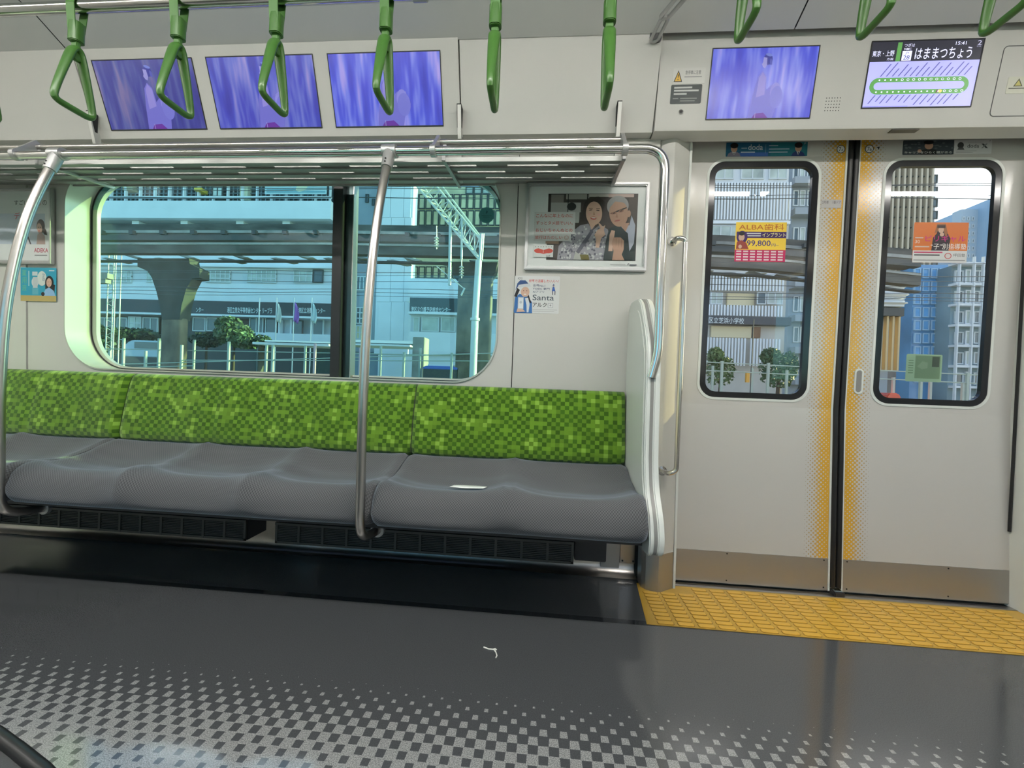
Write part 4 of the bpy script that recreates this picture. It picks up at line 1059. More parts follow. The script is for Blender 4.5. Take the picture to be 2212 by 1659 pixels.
# catenary mast with lattice arm and insulators
YM = 8.0
t = thing('catenary_mast', 'pale round catenary mast carrying a lattice truss in the right pane', 'mast', (at(1026, 700, YM).x, YM, GZ))
bx = at(1026, 690, YM); r = 0.082
g = MB(); g.tube([(bx.x, YM, GZ), (bx.x, YM, at(1026, 690, YM).z)], r * 1.12, 16); g.tube([(bx.x, YM, at(1026, 690, YM).z), (bx.x + 0.04, YM, at(1030, 563, YM).z)], r, 16); local(g, t).build('mast_tube', GALV, t, angle=50)
g = MB(); zc = at(1026, 690, YM).z; g.tube([(bx.x, YM, zc - 0.03), (bx.x, YM, zc + 0.03)], r * 1.45, 16); local(g, t).build('collar', GALV, t, angle=50)
def chord(a, b, w=0.022, Y0=YM, nm='chord', m=GALV):
    g = MB(); p, q = at(a[0], a[1], Y0), at(b[0], b[1], Y0); g.tube([p, q], w, 6); local(g, t).build(nm, m, t)
for dy, off in ((0.0, 0), (0.45, 14)):
    chord((882 + off, 380), (1036 + off * 0.3, 562), 0.030, YM + dy); chord((918 + off, 372), (1040 + off * 0.3, 520), 0.030, YM + dy); chord((1036 + off * 0.3, 562), (1040 + off * 0.3, 505), 0.030, YM + dy)
g = MB()
for k in range(13):
    s0, s1 = k / 13, (k + 0.5) / 13; s2 = (k + 1) / 13
    lo = lambda s: at(882 + 154 * s, 380 + 182 * s, YM); hi = lambda s: at(918 + 122 * s, 372 + 148 * s, YM)
    g.tube([lo(s0), hi(s1)], 0.013, 5); g.tube([hi(s1), lo(s2)], 0.013, 5)
    lo2 = lambda s: at(896 + 145 * s, 380 + 182 * s, YM + 0.45)
    g.tube([lo(s0), lo2(s1)], 0.012, 5)
local(g, t).build('lattice_bracing', GALV, t, kind='stuff')
chord((973, 480), (971, 616), 0.040, YM, 'drop_tube'); chord((998, 470), (997, 560), 0.028, YM, 'drop_tube')
chord((943, 575), (1004, 625), 0.014, YM, 'registration_arm'); chord((1004, 622), (996, 638), 0.022, YM, 'arm_clip')
for x, y in ((943, 512), (997, 575)):
    g = MB()
    for k in range(4):
        p = at(x, y + k * 6, YM); g.tube([p, p + Vector((0, 0, -0.03))], [0.03, 0.065], 10)
    p = at(x, y - 24, YM); g.tube([p, at(x, y + 26, YM)], 0.012, 6)
    local(g, t).build('insulator', mat('insulator_white', (0.6, 0.62, 0.6), 0.3), t, angle=50)

# lattice post at the left
YL = 16.5
t = thing('lattice_post', 'slender steel lattice post at the left edge of the window view', 'post', (at(239, 650, YL).x, YL, GZ))
xa, xb = at(231, 650, YL).x, at(247, 650, YL).x; zt = at(239, 540, YL).z
for x in (xa, xb):
    for dy in (0, 0.25):
        g = MB(); g.box(x - 0.022, x + 0.022, YL + dy, YL + dy + 0.03, GZ, zt); local(g, t).build('leg', GALV, t)
g = MB(); z = GZ; k = 0
while z < zt - 0.2:
    g.tube([(xa if k % 2 else xb, YL, z), (xb if k % 2 else xa, YL, z + 0.2)], 0.014, 4); z += 0.2; k += 1
local(g, t).build('lacing', GALV, t, kind='stuff')
g = box_at(MB(), 208, 593, 246, 604, YL, -0.3, 0.0); box_at(g, 216, 604, 242, 614, YL, -0.3, 0); local(g, t).build('equipment_box', CONCL, t)

# overhead wires, each its own
k = 0
for ya, yb, Y, wz in ((408, 403, 7.2, 0.009), (413, 407, 7.2, 0.009), (427, 428, 7.2, 0.012), (430, 425, 7.6, 0.008), (582, 590, 9.0, 0.010), (586, 598, 9.0, 0.008), (602, 612, 9.0, 0.010), (619, 628, 9.0, 0.010), (626, 636, 9.0, 0.010), (633, 642, 9.0, 0.008), (563, 566, 9.0, 0.008)):
    a, b = at(60, ya, Y), at(1150, yb, Y); d = b - a
    g = MB(); n = 24; P = [a + d * (-0.25 + 2.3 * i / n) for i in range(n + 1)]
    P = [p + Vector((0, 0, 0.02 * math.sin(i * 1.3 + k))) for i, p in enumerate(P)]
    g.tube(P, wz * 0.8, 5); o = g.build('overhead_wire', WIREM, angle=80)
    o['label'] = 'dark overhead wire crossing the window views, %s from the top of the wires outside' % (['first', 'second', 'third', 'fourth', 'sixth', 'seventh', 'eighth', 'ninth', 'tenth', 'eleventh', 'fifth'][k]); o['category'] = 'wire'; o['group'] = 'overhead wires'; k += 1

# fences
def fence(label, xs_, tops, Y, rails, w):
    t = thing('trackside_fence', label, 'fence', (at(600, 760, Y).x, Y, GZ))
    for x, y in zip(xs_, tops):
        p = at(x, y, Y); g = MB(); g.box(p.x - w, p.x + w, Y - w, Y + w, GZ, p.z); local(g, t).build('post', mat('fence_pale_green', (0.36, 0.41, 0.36), 0.6) if (x not in (681, 779)) else mat('fence_pink', (0.55, 0.38, 0.42), 0.6), t)
    for a, b in rails:
        p, q = at(*a, Y), at(*b, Y); g = MB(); g.tube([p, q], w * 0.55, 6); local(g, t).build('rail', MC['fence_pale_green'], t)
fence('near white post and rail trackside fence below the window views', [238, 315, 393, 495, 590, 681, 779, 873, 976, 1085, 1200, 1330, 1460, 1560, 1660, 1760, 1880, 1990, 2090], [757, 758, 745, 738, 745, 742, 751, 761, 762, 765, 768, 772, 780, 780, 784, 790, 796, 800, 805], 10.0, [((150, 790), (393, 783)), ((150, 798), (420, 790)), ((393, 778), (1100, 780)), ((393, 783), (1100, 762)), ((1100, 780), (2150, 830)), ((1100, 762), (2150, 812))], 0.030)
fence('farther grey trackside fence of plain posts', [268, 344, 420, 576, 660, 823, 908, 994, 1080, 1540, 1625, 1700, 1930, 2010, 2080], [730, 731, 734, 745, 746, 748, 752, 752, 755, 790, 795, 800, 815, 820, 826], 13.0, [((150, 752), (1100, 770))], 0.035)

# flagpoles with flags
for x, col, lb, shp in ((561, None, 'bare white flagpole, first from the left beside the civic building', None), (598, (0.62, 0.66, 0.66), 'flagpole with white and pink flag before the civic building', 1), (636, (0.32, 0.14, 0.55), 'flagpole with limp purple flag', 1), (674, (0.50, 0.64, 0.72), 'flagpole with pale blue flag next to the window post', 1)):
    Y = 22.0; t = thing('flagpole', lb, 'flagpole', (at(x, 780, Y).x, Y, GZ))
    p = at(x, 643, Y); b = at(x + 1, 785, Y); g = MB(); g.tube([(p.x, Y, GZ), (p.x, Y, p.z)], 0.035, 8); local(g, t).build('pole', CW, t, angle=60)
    if col:
        g = MB(); h0 = at(x, 652, Y).z; h1 = at(x, 694, Y).z
        g.grid(lambda u, v: (p.x + 0.03 + u * (0.10 + 0.26 * math.sin(v * 2.6)), Y + 0.06 * math.sin(u * 9 + v * 4), h0 + (h1 - h0) * v - 0.15 * u), 8, 8)
        f = local(g, t).build('flag', mat('flag_%d' % x, col, 0.8), t, angle=80); md = f.modifiers.new('s', 'SOLIDIFY'); md.thickness = 0.01

# vegetation: leaf clusters on stems
def tree(name, label, blobs, Y, col, n, sz, trunk=None, cat='tree', group=None):
    a = at(blobs[0][0], blobs[0][1] + blobs[0][3], Y); t = thing(name, label, cat, (a.x, Y, GZ), group)
    g = MB(); rnd = random.Random(int(a.x * 100))
    for bx_, by_, rx, ry in blobs:
        c = at(bx_, by_, Y); RX = at(bx_ + rx, by_, Y).x - c.x; RZ = c.z - at(bx_, by_ + ry, Y).z
        for _ in range(n):
            u = Vector((rnd.gauss(0, 1), rnd.gauss(0, 1), rnd.gauss(0, 1))).normalized() * (rnd.random() ** 0.35)
            p = c + Vector((u.x * RX, u.y * RX * 0.8, u.z * RZ)); e1 = Vector((rnd.gauss(0, 1), rnd.gauss(0, 1), rnd.gauss(0, 1))).normalized() * sz; e2 = e1.cross(Vector((rnd.gauss(0, 1), rnd.gauss(0, 1), rnd.gauss(0, 1)))).normalized() * sz * 0.6
            g.add([p - e1, p + e2, p + e1, p - e2], [(0, 1, 2, 3)])
    local(g, t).build('foliage', mat('leaf_%d_%d' % (col[0] * 1000, col[1] * 1000), col, 0.6, var=0.5, vscale=1.5), t, kind='stuff', recalc=False, angle=10)
    g = MB(); x = at(blobs[0][0], blobs[0][1], Y)
    g.tube([(x.x, Y, GZ), (x.x + 0.05, Y, x.z)], [0.12, 0.05], 8); local(g, t).build('trunk', mat('bark', (0.08, 0.06, 0.045), 0.9), t, angle=60)
tree('street_tree', 'grey green street tree before the civic building', [(505, 720, 38, 26), (495, 700, 25, 16), (530, 738, 30, 16)], 20, (0.10, 0.16, 0.09), 900, 0.12)
tree('shrub', 'dark shrub at the lower left corner of the window view', [(225, 745, 30, 26), (210, 720, 14, 22)], 19, (0.03, 0.06, 0.04), 700, 0.12, cat='shrub')
tree('shrub', 'low dark hedge left of the T shaped pier', [(290, 722, 55, 13)], 20, (0.025, 0.05, 0.032), 900, 0.12, cat='shrub')
tree('shrub', 'low dark hedge right of the T shaped pier', [(445, 735, 32, 16)], 20.5, (0.03, 0.06, 0.035), 600, 0.12, cat='shrub')
tree('shrub', 'small dark green bush in front of the white entrance', [(566, 738, 20, 14)], 19.5, (0.04, 0.075, 0.04), 400, 0.11, cat='shrub')

# parked van and white platform slabs
t = thing('parked_van', 'pale blue van parked behind the fence at the left', 'van', (at(305, 775, 15).x, 15, GZ))
a0, a1 = at(262, 750, 15).x, at(345, 750, 15).x; z0, z1 = at(305, 772, 15).z, at(305, 735, 15).z; H = z1 - z0
g = MB(); g.prism([(a0, z0), (a0, z0 + H * 0.55), (a0 + 0.35, z0 + H * 0.95), (a0 + 0.6, z1), (a1, z1), (a1, z0)], 'y', 15.0, 16.4); local(g, t).build('body', mat('van_paint', (0.42, 0.52, 0.62), 0.3), t, bevel=0.05)
g = MB(); g.box(a0 + 0.65, a1 - 0.1, 14.985, 15.0, z0 + H * 0.52, z0 + H * 0.9); local(g, t).build('side_window', WING, t)
g = MB(); g.box(a0, a1, 14.98, 16.4, GZ + 0.3, z0 + 0.02); local(g, t).build('underbody', DKST, t)
for x in (a0 + 0.35, a1 - 0.4):
    g = MB(); g.tube([(x, 14.95, GZ + 0.3), (x, 15.15, GZ + 0.3)], 0.3, 16); local(g, t).build('wheel', BLACK, t, angle=40)
g = MB(); box_at(g, 545, 741, 710, 746, 18, 0, 1.5); box_at(g, 560, 735, 714, 738, 18, 0.4, 1.5); box_at(g, 748, 735, 902, 741, 18, 0, 1.5); box_at(g, 748, 744, 890, 748, 18, -.3, 1.5)
o = g.build('footbridge', CW); o['label'] = 'low white layered footbridge deck behind the fence'; o['category'] = 'footbridge'
g = MB(); g.prism([(at(545, 741, 18).x, GZ), (at(548, 741, 18).x, GZ), (at(548, 741, 18).x, at(545, 745, 18).z), (at(545, 741, 18).x, at(545, 745, 18).z)], 'y', 18.4, 18.8); g.build('support', CONC, o)
g = MB(); box_at(g, 889, 728, 914, 884, 16, 0, 0.8); o = g.build('equipment_cabinet', CONCL, bevel=0.02); o['label'] = 'grey equipment cabinet by the fence under the low centre'; o['category'] = 'cabinet'
t = thing('parked_car', 'blue and white parked car low at the right of the window', 'car', (at(940, 790, 12).x, 12, GZ))
a0, a1 = at(902, 790, 12).x, at(982, 790, 12).x; z1 = at(940, 789, 12).z
g = MB(); g.prism([(a0, z1 - 0.12), (a0, z1 - 0.06), (a0 + 0.12, z1), (a1 - 0.2, z1), (a1, z1 - 0.05), (a1, z1 - 0.12)], 'y', 12.6, 14.0); local(g, t).build('body', mat('car_blue', (0.05, 0.12, 0.45), 0.3), t, bevel=0.02)
g = MB(); g.box(a0 + 0.02, a1 - 0.02, 12.62, 13.98, GZ + 0.3, z1 - 0.12); local(g, t).build('lower_body', DKST, t)
g = MB(); g.box(a0 + 0.15, a1 - 0.2, 12.7, 13.9, z1, z1 + 0.05); local(g, t).build('roof', CW, t, bevel=0.01)
for x in (a0 + 0.3, a1 - 0.3):
    g = MB(); g.tube([(x, 12.55, GZ + 0.28), (x, 12.75, GZ + 0.28)], 0.28, 14); local(g, t).build('wheel', BLACK, t, angle=40)

# school building seen through the left door
YS = 30.0
LOUV = mat('white_louver', (0.72, 0.76, 0.80), 0.5)
wl = [('wall', CW2, 1470, 250, 1706, 395, 0, 1), ('wall', mat('facade_warm_grey', (0.50, 0.48, 0.44), 0.6, var=0.15, vscale=0.4), 1470, 395, 1706, 900, 0.5, 1), ('floor_slab', CW, 1470, 477, 1706, 484, -0.1, 0.5), ('floor_slab', CW, 1470, 590, 1706, 596, -0.1, 0.5),
      ('sign_band', mat('sign_dark_grey', (0.06, 0.065, 0.075), 0.5), 1470, 684, 1706, 701, -0.2, 0.6), ('warm_bay', mat('facade_cream', (0.72, 0.62, 0.40), 0.6), 1575, 632, 1634, 658, 0.3, 0.6), ('warm_bay', MC['facade_cream'], 1540, 704, 1628, 728, 0.3, 0.6), ('brown_door', mat('facade_brown', (0.22, 0.12, 0.06), 0.6), 1630, 706, 1646, 729, 0.2, 0.6)]
ws = [(1634, 632, 1654, 658, WING, 1, 1, FRM), (1534, 632, 1560, 658, WINL, 2, 1, FRM), (1656, 632, 1690, 658, WINL, 2, 1, FRM), (1545, 350, 1585, 388, WINL, 2, 1, FRM), (1600, 350, 1650, 388, WINL, 2, 1, FRM), (1660, 350, 1700, 388, WINL, 2, 1, FRM), (1534, 488, 1600, 512, WINL, 3, 1, FRM), (1610, 488, 1690, 512, WINL, 4, 1, FRM)]
B = building('school_building', 'white school building with vertical louvers seen through the left door', (1600, 790), YS, wl, ws)
lv = None
for x0, x1, y0, y1 in ((1500, 1705, 396, 476), (1500, 1697, 597, 629), (1500, 1696, 660, 683), (1500, 1620, 731, 790), (1627, 1694, 731, 790)):
    X0, X1 = at(x0, 500, YS).x, at(x1, 500, YS).x; Z1, Z0 = at(1600, y0, YS).z, at(1600, y1, YS).z
    n = int((x1 - x0) / 6.6); me = None
    for i in range(n):
        x = X0 + (X1 - X0) * (i + 0.5) / n
        if me is None:
            g = MB(); g.box(-0.055, 0.055, -0.05, 0.05, Z0 - GZ, Z1 - GZ); b = g.build('louver', LOUV, B); me = b.data
        else: b = bpy.data.objects.new('louver', me); COL.objects.link(b); b.parent = B
        b.location = (x - B.location.x, -0.12, 0)
letters(B, 1531, 686, 1607, 699, YS - 0.2, '区立芝浜小学校', 0)
# grey balcony block right of the school
ws = []
for y0 in (352, 412, 492, 560, 640, 706, 770):
    ws += [(1712, y0, 1724, y0 + 34, WING, 1, 1, FRM), (1726, y0, 1738, y0 + 34, WINL, 1, 1, FRM), (1742, y0, 1756, y0 + 34, WING, 1, 1, FRM)]
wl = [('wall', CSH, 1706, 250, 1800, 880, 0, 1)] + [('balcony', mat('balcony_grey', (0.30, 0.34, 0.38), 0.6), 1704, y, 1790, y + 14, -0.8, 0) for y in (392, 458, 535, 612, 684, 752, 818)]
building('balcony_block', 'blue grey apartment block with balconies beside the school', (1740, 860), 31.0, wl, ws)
tree('street_tree', 'leafy street tree at the bottom left of the left door window', [(1555, 800, 32, 36), (1545, 770, 18, 20)], 14, (0.11, 0.17, 0.07), 700, 0.07)
tree('street_tree', 'leafy street tree at the bottom right of the left door window', [(1680, 800, 40, 40), (1665, 770, 22, 18), (1705, 790, 18, 30)], 14, (0.07, 0.13, 0.06), 900, 0.07)
t = thing('street_pole', 'thin dark pole with orange strip before the school', 'pole', (at(1623, 800, 13).x, 13, GZ))
p = at(1628, 690, 13); g = MB(); g.tube([(p.x - 0.03, 13, GZ), (p.x, 13, p.z)], 0.02, 8); local(g, t).build('pole_shaft', FRD, t)
g = MB(); box_at(g, 1611, 803, 1618, 826, 13, -0.05, 0.05); local(g, t).build('orange_sign', mat('sign_orange', (0.7, 0.35, 0.05), 0.5), t)

# through the right door: tower, glass building, framed building, rounded eaves, distant block
STR = mat('tower_strip', (0.50, 0.44, 0.34), 0.6)
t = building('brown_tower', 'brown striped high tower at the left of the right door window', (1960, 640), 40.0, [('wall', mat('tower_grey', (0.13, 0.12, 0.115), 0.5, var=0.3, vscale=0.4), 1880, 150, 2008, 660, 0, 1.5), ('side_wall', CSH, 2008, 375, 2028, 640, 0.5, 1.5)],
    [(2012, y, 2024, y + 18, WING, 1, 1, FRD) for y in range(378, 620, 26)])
me = None
for i in range(10):
    g = box_at(MB(), 1897 + i * 12, 150, 1901 + i * 12, 650, 40, -0.4, 0); local(g, t).build('vertical_strip', STR, t)
for y in range(360, 640, 22):
    g = box_at(MB(), 1880, y, 2008, y + 2, 40, -0.2, 0); local(g, t).build('floor_line', FRD, t)
building('distant_block', 'distant pale blue office block under the white sky', (2110, 560), 70.0, [('wall', mat('haze_blue', (0.42, 0.52, 0.60), 0.6), 2072, 452, 2108, 700, 0, 1.5), ('front_wall', mat('haze_blue_bright', (0.32, 0.46, 0.60), 0.5), 2108, 440, 2240, 700, -2, 10)],
    [(x, y, x + 6, y + 9, WING, 1, 1, FRM) for x in (2078, 2088, 2098) for y in range(468, 570, 16)])
t = thing('rounded_station_roof', 'pale rounded roof with dark ribs outside the right door', 'roof', (at(1935, 700, 18).x, 18, GZ))
g = MB(); c = at(1900, 640, 18)
for i, (y0, y1, x1) in enumerate(((588, 606, 1955), (608, 624, 1968), (626, 642, 1971), (644, 660, 1968))):
    g = MB(); box_at(g, 1850, y0, x1, y1, 18, 0, 3); local(g, t).build('fascia_band', CW2, t, bevel=0.15, seg=3)
g = MB(); box_at(g, 1850, 662, 1962, 680, 18, 0.2, 3); local(g, t).build('eaves', DKST, t)
for i in range(5):
    g = MB(); box_at(g, 1900 + i * 13, 680, 1904 + i * 13, 800, 18, 0.3, 0.5); local(g, t).build('yellow_column', mat('column_ochre', (0.55, 0.42, 0.22), 0.6), t)
g = MB(); g.box(at(1850, 700, 18).x, at(1962, 700, 18).x, 19, 21, GZ, at(1900, 662, 18).z); local(g, t).build('base_wall', CSH, t)
t = building('blue_glass_tower', 'blue glass building behind the right door window', (2000, 830), 26.0, [('wall', mat('blue_glass', (0.09, 0.26, 0.50), 0.2, spec=0.8, var=0.35, vscale=0.25), 1968, 572, 2052, 900, 0, 1)],
    [(x, y, x + 15, y + 22, mat('blue_pane', (0.12, 0.33, 0.62), 0.15, var=0.3, vscale=0.5), 1, 1, mat('blue_frame', (0.28, 0.45, 0.62), 0.4)) for x in range(1972, 2044, 18) for y in range(580, 830, 28)])
ws = []
for j, y in enumerate(range(585, 830, 44)):
    ws += [(2060, y, 2078, y + 26, WING, 1, 1, FRM), (2082, y - 2, 2094, y + 28, WINL, 1, 1, LOUV), (2100, y, 2124, y + 26, WING, 2, 1, FRM), (2128, y, 2150, y + 26, WINL, 1, 2, FRM)]
building('framed_building', 'blue grey building with white frames at the right of the right door window', (2100, 850), 25.0, [('wall', mat('facade_teal', (0.17, 0.26, 0.31), 0.5, var=0.3, vscale=0.3), 2050, 575, 2240, 900, 0, 1)] + [('slab', CW2, 2048, y, 2240, y + 5, -0.5, 0) for y in range(572, 850, 44)] + [('upright', CW2, x, 560, x + 2.5, 900, -0.55, -0.4) for x in (2048, 2079, 2098, 2140)], ws)
t = thing('parked_car', 'small red car at the bottom of the right door window', 'car', (at(1932, 855, 12).x, 12, GZ))
a0, a1 = at(1915, 852, 12).x, at(1948, 852, 12).x; z1 = at(1932, 849, 12).z
g = MB(); g.prism([(a0, GZ + .25), (a0 + 0.02, z1 - 0.1), (a0 + 0.1, z1), (a1 - 0.1, z1), (a1, z1 - 0.12), (a1, GZ + .25)], 'y', 12, 13.4); local(g, t).build('body', mat('car_red', (0.6, 0.07, 0.03), 0.3), t, bevel=0.03)
g = MB(); g.tube([((a0 + a1) / 2, 11.95, GZ + 0.28), ((a0 + a1) / 2, 12.1, GZ + 0.28)], 0.28, 14); local(g, t).build('wheel', BLACK, t, angle=40)

# ================================================================ SCREENS, POSTERS, STICKERS
def screen_mat(name, seed, tilt, gain):
    """lit display: blurred streaks of blue and violet moving picture"""
    m = bpy.data.materials.new(name); m.use_nodes = True; n = m.node_tree; b = n.nodes['Principled BSDF']
    tc = n.nodes.new('ShaderNodeTexCoord'); mp = n.nodes.new('ShaderNodeMapping'); n.links.new(tc.outputs['Object'], mp.inputs[0])
    mp.inputs['Location'].default_value = (seed, 0, 0); mp.inputs['Rotation'].default_value = (0, tilt, 0); mp.inputs['Scale'].default_value = (26, 1, 4.0)
    ns = n.nodes.new('ShaderNodeTexNoise'); ns.inputs['Scale'].default_value = 1.0; ns.inputs['Detail'].default_value = 2.0; n.links.new(mp.outputs[0], ns.inputs['Vector'])
    r = n.nodes.new('ShaderNodeValToRGB'); n.links.new(ns.outputs[0], r.inputs[0])
    e = r.color_ramp.elements; e[0].position = 0.30; e[0].color = (0.02, 0.04, 0.50, 1); e[1].position = 0.72; e[1].color = (0.50, 0.42, 0.88, 1)
    x = e.new(0.46); x.color = (0.05, 0.08, 0.72, 1); x = e.new(0.58); x.color = (0.18, 0.24, 0.85, 1)
    n2 = n.nodes.new('ShaderNodeTexNoise'); n2.inputs['Scale'].default_value = 7; n2.inputs['Detail'].default_value = 1; n.links.new(tc.outputs['Object'], n2.inputs['Vector'])
    mx = n.nodes.new('ShaderNodeMix'); mx.data_type = 'RGBA'; mx.blend_type = 'MIX'; mx.inputs[7].default_value = (0.10, 0.05, 0.50, 1)
    n.links.new(math_node(n, 'MULTIPLY', n2.outputs[0], 0.5), mx.inputs[0]); n.links.new(r.outputs[0], mx.inputs[6])
    n.links.new(mx.outputs[2], b.inputs['Emission Color']); b.inputs['Emission Strength'].default_value = gain
    b.inputs['Base Color'].default_value = (0.02, 0.02, 0.03, 1); b.inputs['Roughness'].default_value = 0.25
    return m
SKIN = (0.46, 0.40, 0.86); HAIR = (0.03, 0.03, 0.30)
def advert(name, x0, x1, yf, m, label, g):
    figure = [('P', (0.20, 0.19, 0.76), [(0.40, 0.0), (0.43, 0.35), (0.46, 0.60), (0.50, 0.68), (0.54, 0.60), (0.55, 0.40), (0.60, 0.48), (0.68, 0.48), (0.68, 0.30), (0.64, 0.0)]),
              ('P', (0.34, 0.30, 0.84), [(0.46, 0.30), (0.47, 0.58), (0.50, 0.66), (0.535, 0.58), (0.54, 0.34)]), ('E', (0.30, 0.29, 0.86), 0.64, 0.38, 0.05, 0.13), ('E', (0.22, 0.22, 0.80), 0.655, 0.30, 0.06, 0.16),
              ('E', (0.035, 0.04, 0.40), 0.535, 0.84, 0.042, 0.080, 15), ('P', (0.40, 0.38, 0.88), [(0.492, 0.87), (0.490, 0.80), (0.482, 0.77), (0.495, 0.73), (0.515, 0.71), (0.530, 0.76), (0.525, 0.86)]),
              ('E', (0.20, 0.26, 0.82), 0.54, 0.90, 0.032, 0.020, -15), ('E', (0.10, 0.12, 0.60), 0.565, 0.80, 0.012, 0.05, 10),
              ('P', (0.16, 0.03, 0.42), [(0.44, 0.0), (0.47, 0.07), (0.55, 0.08), (0.60, 0.0)]), ('R', (0.5, 0.5, 0.9), 0.470, 0.474, 0.0, 0.08)]
    o = print_on(name, x0, x1, 1.857, 2.088, yf, [(f[0], tuple(c * 0.62 for c in f[1])) + tuple(f[2:]) for f in figure], (0, 0, 0), label, 'screen', r=0.001, th=0.002, paper=m, emit=g)
    gb = MB(); gb.ring([(x1 + 0.003, 2.091), (x0 - 0.003, 2.091), (x0 - 0.003, 1.854), (x1 + 0.003, 1.854)], [(x1, 2.088), (x0, 2.088), (x0, 1.857), (x1, 1.857)], 'y', -0.0035, 0.0)
    gb.warp(lambda x, y, z: (x, y + yf(z), z)); gb.v = [(a - o.location.x, b - o.location.y, c - o.location.z) for a, b, c in gb.v]; gb.build('bezel', BLACK, o)
    return o
advert('display_screen', -3.135, -2.696, sy, screen_mat('screen_picture_a', 3.0, 0.35, 0.30), 'leftmost of the three blue advert screens over the bench, dimmest picture', 0.36)
advert('display_screen', -2.631, -2.184, sy, screen_mat('screen_picture_b', 9.0, 0.10, 0.52), 'middle of the three blue advert screens over the bench', 0.56)
advert('display_screen', -2.119, -1.670, sy, screen_mat('screen_picture_c', 17.0, 0.30, 0.68), 'rightmost of the three blue advert screens over the bench, brightest', 0.72)
o = advert('display_screen', -0.640, -0.267, hy, screen_mat('screen_picture_d', 29.0, 0.0, 0.68), 'blue advert screen over the left door leaf', 0.72)
# route screen
WH, GRN, LAV = (0.72, 0.72, 0.95), (0.09, 0.27, 0.07), (0.38, 0.38, 0.82)
sh = [('R', (0.022, 0.022, 0.034), 0, 1, 0.70, 1.0), ('R', GRN, 0.235, 0.275, 0.70, 0.985), ('T', WH, '東京・上野', 0.015, 0.215, 0.78, 0.87), ('T', WH, '方面', 0.155, 0.215, 0.72, 0.755), ('T', WH, 'つぎは', 0.295, 0.39, 0.915, 0.965),
      ('T', WH, 'NMC', 0.30, 0.365, 0.865, 0.90), ('R', WH, 0.288, 0.375, 0.71, 0.855), ('T', (0.05, 0.06, 0.25), 'JY', 0.315, 0.352, 0.80, 0.84), ('T', (0.05, 0.06, 0.25), '28', 0.302, 0.36, 0.725, 0.79),
      ('T', WH, 'はままつちょう', 0.405, 0.915, 0.725, 0.895), ('T', WH, '15:41', 0.755, 0.85, 0.925, 0.975), ('T', (0.45, 0.45, 0.6), '2', 0.95, 0.985, 0.915, 0.985), ('T', (0.3, 0.3, 0.45), '号車', 0.945, 0.985, 0.885, 0.905)]
def capsule(x0, x1, z0, z1, col, asp=0.62):
    pts = []; rz = (z1 - z0) / 2; rx = rz * asp; cz = (z0 + z1) / 2
    for k in range(13): a = -PI / 2 + PI * k / 12; pts.append((x1 - rx + rx * math.cos(a), cz + rz * math.sin(a)))
    for k in range(13): a = PI / 2 + PI * k / 12; pts.append((x0 + rx + rx * math.cos(a), cz + rz * math.sin(a)))
    return ('P', col, pts)
sh += [capsule(0.035, 0.945, 0.20, 0.455, GRN), capsule(0.075, 0.905, 0.27, 0.385, LAV)]
for i in range(15): sh.append(('E', WH, 0.12 + i * 0.0525, 0.42, 0.008 if i < 4 else 0.013, 0.013 if i < 4 else 0.019))
for i in range(4, 15): sh.append(('E', GRN, 0.12 + i * 0.0525, 0.42, 0.008, 0.012))
for i in range(16): sh.append(('E', WH, 0.105 + i * 0.0525, 0.235, 0.008 if i < 11 else 0.013, 0.013 if i < 11 else 0.019))
for i in range(12, 16): sh.append(('E', GRN, 0.105 + i * 0.0525, 0.235, 0.007, 0.011))
sh += [('P', (0.12, 0.03, 0.05), [(0.655, 0.21), (0.665, 0.26), (0.675, 0.26), (0.668, 0.21)]), ('E', (0.75, 0.5, 0.15), 0.695, 0.235, 0.017, 0.024)]
for i, hh in enumerate((0.66, 0.68, 0.59, 0.65, 0.60, 0.62, 0.67, 0.60, 0.67, 0.61, 0.66, 0.59, 0.67, 0.65, 0.60)):
    x = 0.115 + i * 0.0545; L = hh - 0.47; sh.append(('P', (0.10, 0.10, 0.28), [(x, 0.47), (x + 0.012, 0.47), (x + 0.012 + L * 0.42, hh), (x + L * 0.42, hh)]))
for i, hh in enumerate((0.13, 0.10, 0.13, 0.12, 0.08, 0.11, 0.12, 0.08, 0.16, 0.15, 0.12, 0.17, 0.15, 0.15, 0.09)):
    x = 0.095 + i * 0.0545; sh.append(('P', (0.10, 0.10, 0.28), [(x - hh * 0.42, 0.185 - hh), (x + 0.012 - hh * 0.42, 0.185 - hh), (x + 0.012, 0.185), (x, 0.185)]))
sh.append(('R', (0.2, 0.2, 0.5), 0.0, 0.42, 0.004, 0.014))
o = print_on('route_screen', -0.086, 0.283, 1.887, 2.096, hy, sh, None, 'screen over the right door leaf showing the next stop and a green loop line', 'screen', r=0.001, th=0.002, paper=emat(LAV, 0.62), emit=0.62)
gb = MB(); gb.ring([(0.2865, 2.099), (-0.089, 2.099), (-0.089, 1.884), (0.2865, 1.884)], [(0.283, 2.096), (-0.086, 2.096), (-0.086, 1.887), (0.283, 1.887)], 'y', -0.0035, 0.0)
gb.warp(lambda x, y, z: (x, y + hy(z), z)); gb.v = [(a - o.location.x, b - o.location.y, c - o.location.z) for a, b, c in gb.v]; gb.build('bezel', BLACK, o)
